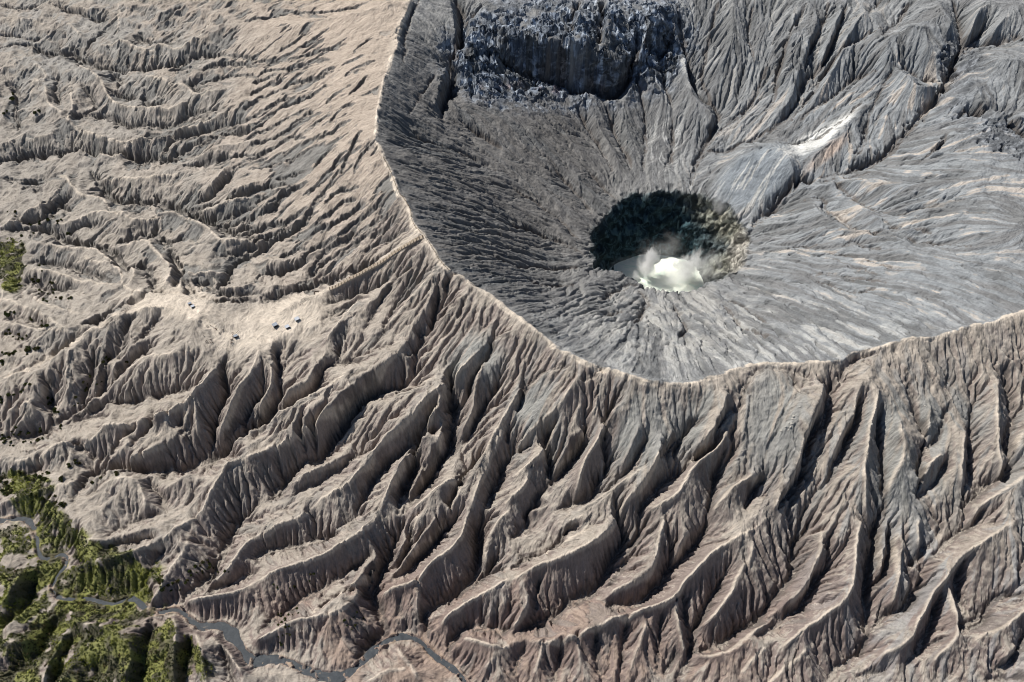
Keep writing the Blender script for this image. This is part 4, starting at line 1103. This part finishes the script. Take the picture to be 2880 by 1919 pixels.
# ---------------------------------------------------------------- people, horses, stalls, stairway, fence, shrubs
def skin_mesh(name, pts, edges, radii, sub=1):
    me = bpy.data.meshes.new(name + '_skeleton'); me.from_pydata(pts, edges, []); me.update()
    o = bpy.data.objects.new(name + '_skeleton', me); COL.objects.link(o)
    m = o.modifiers.new('skin', 'SKIN'); m.use_smooth_shade = True
    for i, r in enumerate(radii): me.skin_vertices[0].data[i].radius = (r, r) if not isinstance(r, tuple) else r
    me.skin_vertices[0].data[0].use_root = True
    s = o.modifiers.new('sub', 'SUBSURF'); s.levels = sub; s.render_levels = sub
    dg = bpy.context.evaluated_depsgraph_get(); e = o.evaluated_get(dg); out = bpy.data.meshes.new_from_object(e); out.name = name
    out.materials.clear(); bpy.data.objects.remove(o); bpy.data.meshes.remove(me); return out
def person_meshes(step):
    # joints: pelvis root, spine, head, arms with hands, legs with feet; step = stride in m
    s = step
    P_ = [(0, 0, .95), (0, .01, 1.15), (0, 0, 1.42), (0, .0, 1.53), (0, .015, 1.62), (0, .02, 1.74),
          (.10, 0, .90), (.11, s * .5, .50), (.11, s * .55, .09), (.11, s * .55 + .16, .04),
          (-.10, 0, .90), (-.11, -s * .35, .50), (-.11, -s * .75, .10), (-.11, -s * .75 + .16, .04),
          (.19, 0, 1.42), (.25, -s * .2, 1.14), (.24, -s * .1 + .10, .90), (.24, -s * .1 + .13, .80),
          (-.19, 0, 1.42), (-.25, s * .2, 1.14), (-.24, s * .3 + .10, .90), (-.24, s * .3 + .13, .80)]
    E = [(0, 1), (1, 2), (2, 3), (3, 4), (4, 5), (0, 6), (6, 7), (7, 8), (8, 9), (0, 10), (10, 11), (11, 12), (12, 13), (2, 14), (14, 15), (15, 16), (16, 17), (2, 18), (18, 19), (19, 20), (20, 21)]
    R = [.13, .12, .14, .055, .10, .085, .09, .06, .042, .035, .09, .06, .042, .035, .065, .045, .035, .04, .065, .045, .035, .04]
    body = skin_mesh('person_body', P_, E, R)
    ji = [0, 1, 2, 14, 15, 16, 18, 19, 20]; jm = {a: k for k, a in enumerate(ji)}
    jacket = skin_mesh('jacket', [P_[i] for i in ji], [(jm[a], jm[b]) for a, b in E if a in jm and b in jm], [R[i] + .03 for i in ji])
    ti = [0, 6, 7, 8, 10, 11, 12]; tm = {a: k for k, a in enumerate(ti)}
    trou = skin_mesh('trousers', [P_[i] for i in ti], [(tm[a], tm[b]) for a, b in E if a in tm and b in tm], [R[i] + .025 for i in ti])
    hair = skin_mesh('hair', [(0, -.02, 1.68), (0, -.02, 1.77)], [(0, 1)], [.10, .07])
    return body, jacket, trou, hair
M_skin = simple_mat('skin', (.32, .19, .13)); M_hair = simple_mat('hair', (.02, .015, .012))
M_coats = {k: simple_mat(k + '_cloth', c, .85) for k, c in dict(red=(.42, .04, .03), blue=(.03, .10, .32), black=(.025, .025, .03), white=(.7, .7, .7), orange=(.55, .17, .04), green=(.05, .16, .07), maroon=(.16, .03, .04)).items()}
M_trou = simple_mat('dark_trousers', (.035, .035, .05))
poses = [person_meshes(.05), person_meshes(.45)]
def place_tree(parts, name, loc, rot, mats, scale=1.0):
    r = bpy.data.objects.new(name, None); COL.objects.link(r); r.location = loc; r.rotation_euler = (0, 0, rot); r.scale = (scale,) * 3; r.empty_display_size = .3
    for nm, me, mt in parts:
        c = bpy.data.objects.new(nm, me); COL.objects.link(c); c.parent = r
        if not me.materials: me.materials.append(None)
        c.material_slots[0].link = 'OBJECT'; c.material_slots[0].material = mt
    return r
def tpt(c, r, x, y): return 588.25 * c + x / 4, 392.2 + (r - 1) * 392.2 + y / 4
def person(f, coat, rot, label, group, walking):
    b, j, t, h = poses[walking]
    p = on_ground(*f)
    o = place_tree([('body', b, M_skin), ('jacket', j, M_coats[coat]), ('trousers', t, M_trou), ('hair', h, M_hair)], 'person', p, rot, None)
    return tag(o, label, 'person', group)
coats = ['black', 'maroon', 'blue', 'red', 'black', 'orange', 'black', 'white', 'green', 'black']
SETS = [
 ('person in dark clothes on the pale saddle near the horses', 'people among the horses on the saddle', (0, 1), '1740,1232 1900,1440 1960,1445 2015,1495 2080,1480 1925,1395 2140,1515 2160,1535 2195,1528 2120,1560 2140,1560', ('black', 'maroon')),
 ('walker on the ash path above the furrowed slope', 'walkers on the left path', (0, 1), '1390,1258 1412,1262 1432,1262 1492,1258 1125,1302 1142,1297 1160,1282 1174,1277 830,1425 860,1420 1660,1290', ('black', 'maroon')),
 ('walker on the pale track between the stalls and the stair foot', 'walkers below the stair foot', (1, 1), '412,1150 418,1200 449,1190 480,1180 315,1265 335,1250 352,1260 395,1235 411,1242 427,1235', ('black', 'maroon')),
 ('person at the top of the stairway where it meets the crater rim', 'people at the stair head', (1, 1), '1515,600 1528,612 1545,595 1552,610 1530,625 1562,624 1575,640 1582,655 1595,668', ('black', 'blue')),
 ('person climbing the long stairway', 'climbers on the stairway', (1, 1), '1460,664 1475,656 1310,742 1322,735 1298,750 1400,694 1092,862 1180,820 860,994 720,1080', ('red', 'maroon')),
 ('walker on the pale crater rim path', 'walkers on the rim path', (1, 1), '1612,700 1618,716 1650,760 1332,228 1346,238 1370,252 1405,330 1425,420 1455,500', ('black', 'maroon')),
 ('walker far up the narrow rim path by the flank of smooth tan ash', 'walkers far along the rim', (1, 0), '1104,1290 1138,1432 1150,1440', ('black', 'blue')),
 ('person on the ridge below the horses, beside the shallow gully', 'people on the ridge below the saddle', (0, 2), '2015,70 2050,72 2100,95 2118,60 2126,30 2105,120', ('black', 'maroon')),
]
kk = 0
for lab, grp, (c, r), s, cs in SETS:
    for p in s.split():
        x, y = map(float, p.split(',')); kk += 1
        person(tpt(c, r, x, y), cs[kk % 2], rnd.uniform(0, 6.28), lab, grp, kk % 2)
person(tpt(1, 1, 240, 1485), 'blue', 1.0, 'walker in blue below the two left stalls', None, 1)
person(tpt(0, 1, 1836, 1312), 'orange', 2.0, 'person in orange alone on the pale saddle', None, 0)
# horses
hp = [(0, -.55, 1.15), (0, 0, 1.12), (0, .55, 1.18), (0, .80, 1.48), (0, .98, 1.78), (0, 1.22, 1.62), (0, 1.42, 1.45),
      (.14, .55, .95), (.15, .52, .55), (.15, .58, .08), (-.14, .55, .95), (-.15, .60, .55), (-.15, .55, .08),
      (.14, -.58, .98), (.15, -.50, .72), (.15, -.70, .50), (.15, -.62, .08), (-.14, -.58, .98), (-.15, -.56, .72), (-.15, -.76, .50), (-.15, -.68, .08)]
he = [(0, 1), (1, 2), (2, 3), (3, 4), (4, 5), (5, 6), (2, 7), (7, 8), (8, 9), (2, 10), (10, 11), (11, 12), (0, 13), (13, 14), (14, 15), (15, 16), (0, 17), (17, 18), (18, 19), (19, 20)]
hr = [.27, .29, .28, .17, .13, .12, .08, .13, .06, .05, .13, .06, .05, .15, .09, .06, .05, .15, .09, .06, .05]
horse_body = skin_mesh('horse_body', hp, he, hr)
horse_tail = skin_mesh('tail', [(0, -.82, 1.22), (0, -.98, .95), (0, -.97, .60)], [(0, 1), (1, 2)], [.05, .07, .03])
horse_mane = skin_mesh('mane', [(0, .62, 1.52), (0, .80, 1.72), (0, .95, 1.92)], [(0, 1), (1, 2)], [.05, .06, .05])
horse_saddle = skin_mesh('saddle', [(-.27, .05, 1.20), (0, .05, 1.42), (.27, .05, 1.20)], [(0, 1), (1, 2)], [(.05, .25), (.05, .28), (.05, .25)])
M_horse = [simple_mat('brown_coat', (.10, .05, .03), .6), simple_mat('dark_coat', (.03, .022, .02), .6), simple_mat('grey_coat', (.3, .28, .26), .6)]
M_mane = simple_mat('black_mane', (.015, .012, .012)); M_saddle = simple_mat('saddle_leather', (.12, .05, .025))
def horse(f, rot, k, lab, grp):
    o = place_tree([('body', horse_body, M_horse[k]), ('tail', horse_tail, M_mane), ('mane', horse_mane, M_mane), ('saddle', horse_saddle, M_saddle)], 'horse', on_ground(*f), rot, None, .95)
    return tag(o, lab, 'horse', grp)
def src(x, y): return x / 1.22397, y / 1.22397
for x, y in ((592, 917), (610, 930), (608, 928), (586, 921), (618, 941), (628, 932)): horse(src(x, y), rnd.uniform(0, 6.28), rnd.choice((0, 1)), 'saddled horse in the scattered group on the upper saddle', 'horses on the upper saddle')
for x, y in ((575, 949), (583, 962), (587, 967), (594, 959), (592, 966), (600, 967), (580, 965)): horse(src(x, y), rnd.uniform(.5, 1.4), rnd.choice((0, 1)), 'saddled horse standing in the tight herd on the lower saddle', 'horses in the tight herd')
for x, y in ((655, 940), (656, 950), (652, 958), (654, 965), (652, 967)): horse(src(x, y), rnd.uniform(4.4, 5.0), rnd.choice((0, 1)), 'saddled horse tethered along the dark rail', 'horses along the rail')
# boxes helper
def box(bm, c, s, rot=None):
    r = bmesh.ops.create_cube(bm, size=1.0)
    M = Matrix.Translation(Vector(c)) @ (rot if rot else Matrix.Identity(4)) @ Matrix.Diagonal(Vector((*s, 1)))
    bmesh.ops.transform(bm, matrix=M, verts=r['verts'])
def bm_obj(name, bm, mt, parent=None, bev=0):
    if bev: bmesh.ops.bevel(bm, geom=bm.edges[:], offset=bev, segments=1, affect='EDGES')
    me = bpy.data.meshes.new(name); bm.to_mesh(me); bm.free(); return obj(name, me, mt, parent)
def root(name, loc, rz=0.0):
    o = bpy.data.objects.new(name, None); COL.objects.link(o); o.location = loc; o.rotation_euler = (0, 0, rz); return o
M_wood = simple_mat('weathered_wood', (.16, .11, .07)); M_rail = simple_mat('dark_rail', (.10, .07, .05)); M_conc = simple_mat('ash_covered_concrete', (.42, .37, .31), .9)
M_post = simple_mat('ochre_painted_post', (.30, .20, .07)); M_tarpw = simple_mat('grey_white_tarpaulin', (.40, .43, .48), .5); M_tarpg = simple_mat('slate_tarpaulin', (.22, .25, .30), .5); M_tarpb = simple_mat('blue_tarpaulin', (.03, .20, .50), .5); M_dark = simple_mat('dark_plank', (.05, .04, .035))
def stall(f, rz, sz, roofm, wallm, label, group=None):
    p = on_ground(*f); r = root('market_stall', p, rz); w, d, h = sz
    for sx in (-1, 1):
        for sy in (-1, 1):
            bm = bmesh.new(); hh = h if sy > 0 else h * .86; box(bm, (sx * w * .46, sy * d * .44, hh / 2 - .6), (.12, .12, hh + 1.2)); bm_obj('post', bm, M_wood, r)
    # roof: a sagging sheet sloping down to the back, with thickness and eaves
    n = 8; vs = []; fs = []
    for j in range(n + 1):
        for i in range(n + 1):
            u = i / n * 2 - 1; v = j / n * 2 - 1
            vs.append((u * w * .54, v * d * .56, h * .93 + v * h * .08 - .10 * (1 - abs(u)) * (1 - v * v) + .05 * math.sin(u * 9)))
    for j in range(n):
        for i in range(n): a = j * (n + 1) + i; fs.append((a, a + 1, a + n + 2, a + n + 1))
    me = mesh_from('roof', vs, fs); ro = obj('roof', me, roofm, r); so = ro.modifiers.new('thick', 'SOLIDIFY'); so.thickness = .05
    bm = bmesh.new(); box(bm, (0, -d * .45, h * .40), (w * .90, .05, h * .84)); bm_obj('back_wall', bm, wallm, r)
    for sx in (-1, 1):
        bm = bmesh.new(); box(bm, (sx * w * .455, -.05 * d, h * .38), (.05, d * .72, h * .78)); bm_obj('side_wall', bm, wallm, r)
    bm = bmesh.new(); box(bm, (0, d * .30, .80), (w * .8, .5, .07)); box(bm, (-w * .36, d * .30, .38), (.08, .42, .8)); box(bm, (w * .36, d * .30, .38), (.08, .42, .8)); bm_obj('counter', bm, M_wood, r)
    bm = bmesh.new(); box(bm, (0, 0, .06), (w * .86, d * .8, .12)); bm_obj('floor', bm, M_dark, r)
    return tag(r, label, 'stall', group)
G = 'stalls on the ash plateau'
stall(tpt(1, 1, 178, 1432), math.radians(215), (4.6, 4.2, 2.7), M_tarpg, M_dark, 'slate-roofed stall, farthest down and left of the three below the stairway', G)
stall(tpt(1, 1, 290, 1446), math.radians(215), (4.0, 3.8, 2.5), M_tarpw, M_dark, 'pale-roofed stall between the slate-roofed stall and the one with the blue sheet', G)
stall(tpt(1, 1, 380, 1375), math.radians(213), (4.2, 4.0, 2.6), M_tarpw, M_tarpb, 'pale-roofed stall with a bright blue sheet, nearest the stair foot', G)
stall(tpt(0, 1, 1747, 1232), math.radians(210), (3.2, 2.6, 2.1), M_tarpg, M_dark, 'small grey stall, the upper of the pair beside the dark gully', 'small stalls on the saddle')
stall(tpt(0, 1, 1776, 1260), math.radians(210), (3.4, 3.0, 2.2), M_tarpw, M_dark, 'small pale stall, the lower of the pair beside the dark gully', 'small stalls on the saddle')
stall(tpt(0, 1, 2170, 1532), math.radians(200), (3.6, 3.0, 2.3), M_tarpg, M_dark, 'small stall beside the tethering rail with the horses')
# tethering rail
ra_, rb_ = on_ground(*src(672, 933)), on_ground(*src(656, 948)); rc_ = on_ground(*src(648, 975))
tr = root('tethering_rail', ra_)
for a, b2 in ((ra_, rb_), (rb_, rc_)):
    L = (b2 - a).length; n = max(2, int(L / 2.5)); bm = bmesh.new(); mid = (a + b2) / 2 - ra_ + Vector((0, 0, 1.05)); q = (b2 - a).to_track_quat('X', 'Z').to_matrix().to_4x4(); box(bm, mid, (L, .16, .16), q); bm_obj('rail', bm, M_rail, tr)
    for i in range(n + 1):
        pnt = a.lerp(b2, i / n); pz = zat(pnt.x, pnt.y); bm = bmesh.new(); box(bm, (pnt.x - ra_.x, pnt.y - ra_.y, pz - ra_.z + .45), (.18, .18, 1.4)); bm_obj('post', bm, M_rail, tr)
tag(tr, 'dark wooden rail crossing the pale saddle where horses are tethered', 'rail')
# square enclosure
p = on_ground(*tpt(1, 1, 557, 1128)); sq = root('square_enclosure', p, math.radians(4))
bm = bmesh.new(); box(bm, (0, 0, -.35), (4.3, 4.3, 1.0)); bm_obj('floor', bm, M_conc, sq)
for a in range(4):
    bm = bmesh.new(); box(bm, (0, 2.15, .45), (4.6, .34, 1.1), None); bmesh.ops.rotate(bm, verts=bm.verts, matrix=Matrix.Rotation(a * math.pi / 2, 3, 'Z')); bm_obj('wall', bm, M_rail, sq)
tag(sq, 'small square dark-walled enclosure with a pale floor at the stair foot', 'enclosure')
# stairway
A3 = on_ground(758, 667); B3 = on_ground(972, 547); st = root('stairway', A3)
hd = Vector((B3.x - A3.x, B3.y - A3.y, 0)); Ls = hd.length; hd.normalize(); sd2 = Vector((-hd.y, hd.x, 0)); NS = 190; RL = 8
def prof(t):
    x, y = A3.x + hd.x * Ls * t, A3.y + hd.y * Ls * t; return zat(x, y)
ts = np.linspace(0, 1, NS + 1); zz = np.array([prof(t) for t in ts]); kz = np.ones(31) / 31; zz = np.convolve(np.pad(zz, 15, mode='edge'), kz, 'valid') + .75
for i in range(1, len(zz)): zz[i] = max(zz[i], zz[i - 1] + .02)
vs = []; fs = []
for i in range(NS):
    a = hd * (Ls * ts[i]); b2 = hd * (Ls * ts[i + 1]); z1 = zz[i + 1] - A3.z; z0 = zz[i] - A3.z; k = len(vs)
    for q, zq in ((a, z0), (a, z1), (b2, z1)):
        for s_ in (-1.3, 1.3): vs.append(tuple(q + sd2 * s_ + Vector((0, 0, zq))))
    fs += [(k, k + 1, k + 3, k + 2), (k + 2, k + 3, k + 5, k + 4)]
    for s_, o_ in ((-1.3, 0), (1.3, 1)):
        m_ = len(vs); vs.append(tuple(a + sd2 * s_ + Vector((0, 0, z0 - 2)))); vs.append(tuple(b2 + sd2 * s_ + Vector((0, 0, z0 - 2)))); fs.append((k + o_, k + 2 + o_, k + 4 + o_, m_ + 1, m_))
obj('steps', mesh_from('steps', vs, fs), M_conc, st)
pm = bmesh.new(); box(pm, (0, 0, .55), (.42, .42, 1.5)); box(pm, (0, 0, 1.33), (.52, .52, .12)); pme = bpy.data.meshes.new('post'); pm.to_mesh(pme); pm.free(); pme.materials.append(M_rail)
for s_ in (-1.4, 0, 1.4):
    vsr = []; fsr = []
    for i in range(0, NS + 1, 5):
        c_ = hd * (Ls * ts[i]) + sd2 * s_ + Vector((0, 0, zz[i] - A3.z + .98))
        for dx, dz_ in ((-.09, -.09), (.09, -.09), (.09, .09), (-.09, .09)): vsr.append(tuple(c_ + sd2 * dx + Vector((0, 0, dz_))))
    n_ = len(vsr) // 4
    for i in range(n_ - 1):
        for j in range(4): a = 4 * i + j; b_ = 4 * i + (j + 1) % 4; fsr.append((a, b_, b_ + 4, a + 4))
    rl = obj('railing', mesh_from('railing', vsr, fsr), M_post, st)
    for i in range(32):
        k = int(i * NS / 31); c_ = hd * (Ls * ts[k]) + sd2 * s_ + Vector((0, 0, zz[k] - A3.z - .1)); o = bpy.data.objects.new('post', pme); COL.objects.link(o); o.parent = rl; o.location = c_
tag(st, 'long straight concrete stairway with post railings climbing to the crater rim', 'stairway')
# rim fence
fp = pl("880,365 891,385 900,405 908,428 917,446 931,464 942,484 944,505 952,522 966,535"); fp2 = pl("985,560 996,578 1006,596 1018,610 1030,622")
fpm = bmesh.new(); box(fpm, (0, 0, .5), (.34, .34, 1.5)); fme = bpy.data.meshes.new('post'); fpm.to_mesh(fme); fpm.free(); fme.materials.append(M_post)
for arr, n_, lab in ((fp, 46, 'line of short posts along the rim path above the stair head'), (fp2, 14, 'line of short posts along the rim path just below the stair head')):
    s_ = np.r_[0, np.cumsum(np.linalg.norm(np.diff(arr, axis=0), axis=1))]; q = [on_ground(float(np.interp(t, s_, arr[:, 0])) + 1.5, float(np.interp(t, s_, arr[:, 1]))) for t in np.linspace(0, s_[-1], n_)]
    fr = root('rim_fence', q[0]); vsr = []; fsr = []
    for a in q:
        o = bpy.data.objects.new('post', fme); COL.objects.link(o); o.parent = fr; o.location = a - q[0]
        for dx, dz_ in ((-.05, .9), (.05, .9), (.05, 1.0), (-.05, 1.0)): vsr.append((a.x - q[0].x + dx, a.y - q[0].y, a.z - q[0].z + dz_))
    for i in range(n_ - 1):
        for j in range(4): a = 4 * i + j; b_ = 4 * i + (j + 1) % 4; fsr.append((a, b_, b_ + 4, a + 4))
    obj('rail', mesh_from('rail', vsr, fsr), M_wood, fr); tag(fr, lab, 'fence')
# ---------------------------------------------------------------- vegetation
fm, t, b = new_mat('scrub_leaves')
va = nd(t, 'ShaderNodeVertexColor', layer_name='leaf'); t.links.new(va.outputs['Color'], b.inputs['Base Color']); b.inputs['Roughness'].default_value = .8; b.inputs['Specular IOR Level'].default_value = .15
gv = np.random.default_rng(33)
def leaf_mesh(name, cen, rad, colr, n, leaf):
    # n leaf clusters through each crown's volume
    m = len(cen); d = gv.normal(0, 1, (m, n, 3)); d /= np.linalg.norm(d, axis=2, keepdims=True); d *= gv.uniform(.45, 1.05, (m, n, 1)) ** .6; d[..., 2] = np.abs(d[..., 2]) * .85
    p = cen[:, None] + d * rad[:, None, None]; s = leaf * rad[:, None, None]
    a = gv.normal(0, 1, (m, n, 3)); a /= np.linalg.norm(a, axis=2, keepdims=True); b_ = np.cross(a, d + gv.normal(0, .6, d.shape)); b_ /= np.linalg.norm(b_, axis=2, keepdims=True) + 1e-6
    q = np.stack([p - a * s - b_ * s * .7, p + a * s - b_ * s * .6, p + a * s * .8 + b_ * s, p - a * s * .7 + b_ * s * .8], 2).reshape(-1, 3); k = len(q) // 4
    me = bpy.data.meshes.new(name); me.vertices.add(len(q)); me.vertices.foreach_set('co', q.astype(np.float32).reshape(-1)); me.loops.add(4 * k); me.loops.foreach_set('vertex_index', np.arange(4 * k, dtype=np.int32))
    me.polygons.add(k); me.polygons.foreach_set('loop_start', np.arange(0, 4 * k, 4, dtype=np.int32)); me.update(calc_edges=True)
    c4 = np.repeat((colr[:, None] * gv.uniform(.65, 1.35, (m, n, 1))).reshape(-1, 3), 4, 0); at = me.color_attributes.new('leaf', 'FLOAT_COLOR', 'POINT'); at.data.foreach_set('color', np.c_[c4, np.ones(len(c4))].astype(np.float32).reshape(-1)); return me
GR = np.array([[.040, .052, .014], [.070, .082, .018], [.170, .185, .035], [.075, .062, .028], [.028, .034, .016]])
cell_ok = np.argwhere(vegn * (~rivm) > .45); pick = cell_ok[gv.choice(len(cell_ok), min(14000, len(cell_ok)), replace=False)]
cx = X0 + CELL * (pick[:, 1] + gv.uniform(-.5, .5, len(pick))); cy = Y0 + CELL * (pick[:, 0] + gv.uniform(-.5, .5, len(pick))); cz = Z[pick[:, 0], pick[:, 1]]
rr = gv.uniform(.3, .95, len(pick)) * (1 + .8 * (gv.random(len(pick)) > .9)); tone = fnoise(22, seed=83)[pick[:, 0], pick[:, 1]] + gv.normal(0, .5, len(pick))
dr_ = np.array([np.min(np.hypot(rivd[::4, 0] - x, rivd[::4, 1] - y) - rivd[::4, 3]) for x, y in zip(cx, cy)]); kp = dr_ > 2.5
ci_ = np.where(tone > .8, 2, np.where(tone > .1, 1, np.where(tone > -.7, 0, np.where(tone > -1.1, 3, 4))))
sc_ = obj('scrub_cover', leaf_mesh('scrub_cover', np.c_[cx, cy, cz + rr * .1][kp], rr[kp], GR[ci_[kp]], 16, .34), fm); sc_['kind'] = 'stuff'
protos = []
for i in range(5):
    cen = np.array([[0, 0, .25], [.45, .1, .15], [-.35, .3, .2], [.05, -.45, .1], [-.2, -.2, .5]]) + gv.normal(0, .12, (5, 3))
    protos.append(leaf_mesh('foliage', cen, gv.uniform(.5, .85, 5), GR[gv.choice([0, 4, 1, 3], 5)], 40, .26))
M_stem = simple_mat('scrub_stem', (.06, .045, .03))
stem = skin_mesh('stem', [(0, 0, -.4), (0, .02, .2), (.25, .1, .6), (-.2, -.15, .65)], [(0, 1), (1, 2), (1, 3)], [.08, .06, .03, .03])
def shrubs(tc_, tr_, s, lab, grp, n, spread, size):
    for q in s.split():
        x, y = map(float, q.split(','))
        for _ in range(n):
            f = tpt(tc_, tr_, x + gv.normal(0, spread), y + gv.normal(0, spread * .6)); p = on_ground(*f)
            o = place_tree([('foliage', protos[int(gv.integers(5))], fm), ('stem', stem, M_stem)], 'shrub', p, gv.uniform(0, 6.28), None, size * gv.uniform(.6, 1.35)); tag(o, lab, 'shrub', grp)
shrubs(0, 0, '140,880 120,920 50,1050 340,1030', 'dark rounded shrub on the pale ridges at the upper left edge', 'shrubs on the upper left ridges', 2, 16, 2.6)
shrubs(0, 1, '130,390 40,390 620,580 440,450 280,490 480,470 530,450 360,500 300,560 190,590', 'dark shrub in the gullies above the bright green thicket', 'shrubs above the thicket', 2, 24, 1.7)
shrubs(0, 1, '390,1100 500,1140 460,1050 340,1020 570,1170 430,1190 300,1000 620,1180 380,900', 'dark shrub in the shaded gully right of the green thicket', 'shrubs right of the thicket', 3, 26, 1.6)
shrubs(0, 1, '30,1310 90,1320 130,1310 80,1500 130,1520 190,1540 290,1380 420,1410', 'dark shrub in the furrows at the left edge below the thicket', 'shrubs at the left edge', 3, 24, 1.7)
shrubs(0, 2, '270,60 320,70 240,90 120,110 60,120 20,190', 'dark shrub beside the long furrow of the ash road', 'shrubs beside the ash road', 3, 20, 1.8)
shrubs(0, 2, '40,570 20,540 120,490 200,460 260,410 800,400 830,330 790,450 700,510 730,580 500,640 530,650 470,590 480,540 960,200 1000,180 930,400 1180,190', 'dark shrub in the gullies between the pale furrowed spurs', 'shrubs between the furrowed spurs', 2, 18, 1.6)
shrubs(0, 2, '230,860 350,830 60,880 30,930 90,960 540,780 20,880 140,850 380,900 250,930', 'dark shrub in the long gully under the furrowed spurs', 'shrubs in the long gully', 3, 24, 1.6)
shrubs(0, 2, '190,1210 260,1270 330,1270 90,1310 40,1330 30,1400 100,1380 560,1270 870,1290 1060,1220 640,1140 700,1130 420,1220 380,1280 300,1420 450,1440 360,1460 520,1500 600,1480', 'dark shrub on the slopes above the green river corner', 'shrubs above the river corner', 3, 26, 1.7)
shrubs(1, 3, '200,680 350,690 500,620 220,950 270,980 380,930 240,1010 260,1120 320,1060 230,1200 860,1010 930,950 880,1040', 'small green shrub on the lower spurs above the grey river', 'shrubs on the lower spurs', 3, 30, 1.1)
shrubs(0, 3, '1900,460 1850,560 1780,580 1700,640 1880,520 1500,690 1950,480 1600,700 2060,560 1480,640 1350,560', 'dark shrub on the brown face beside the deep ravine', 'shrubs beside the deep ravine', 3, 34, 1.5)
# boulders on the scree
bmr = bmesh.new(); bmesh.ops.create_icosphere(bmr, subdivisions=2, radius=1)
for v in bmr.verts: v.co *= rnd.uniform(.78, 1.15); v.co.z *= .7
bme = bpy.data.meshes.new('boulder'); bmr.to_mesh(bme); bmr.free(); bme.materials.append(simple_mat('pale_boulder', (.42, .40, .36), .9))
for x, y in ((210, 645), (235, 690), (290, 610), (225, 720), (190, 755), (160, 790), (205, 790), (185, 820), (120, 830), (215, 760), (1440, 600), (950, 770)):
    p = on_ground(588.25 * 3 + x / 4, 784.4 + y / 4); o = bpy.data.objects.new('boulder', bme); COL.objects.link(o); s_ = rnd.uniform(.7, 1.4); o.scale = (s_, s_ * rnd.uniform(.7, 1.2), s_); o.location = p; o.rotation_euler = (0, 0, rnd.uniform(0, 6)); tag(o, 'pale boulder lying on the grey scree below the right rim', 'boulder', 'boulders on the scree')
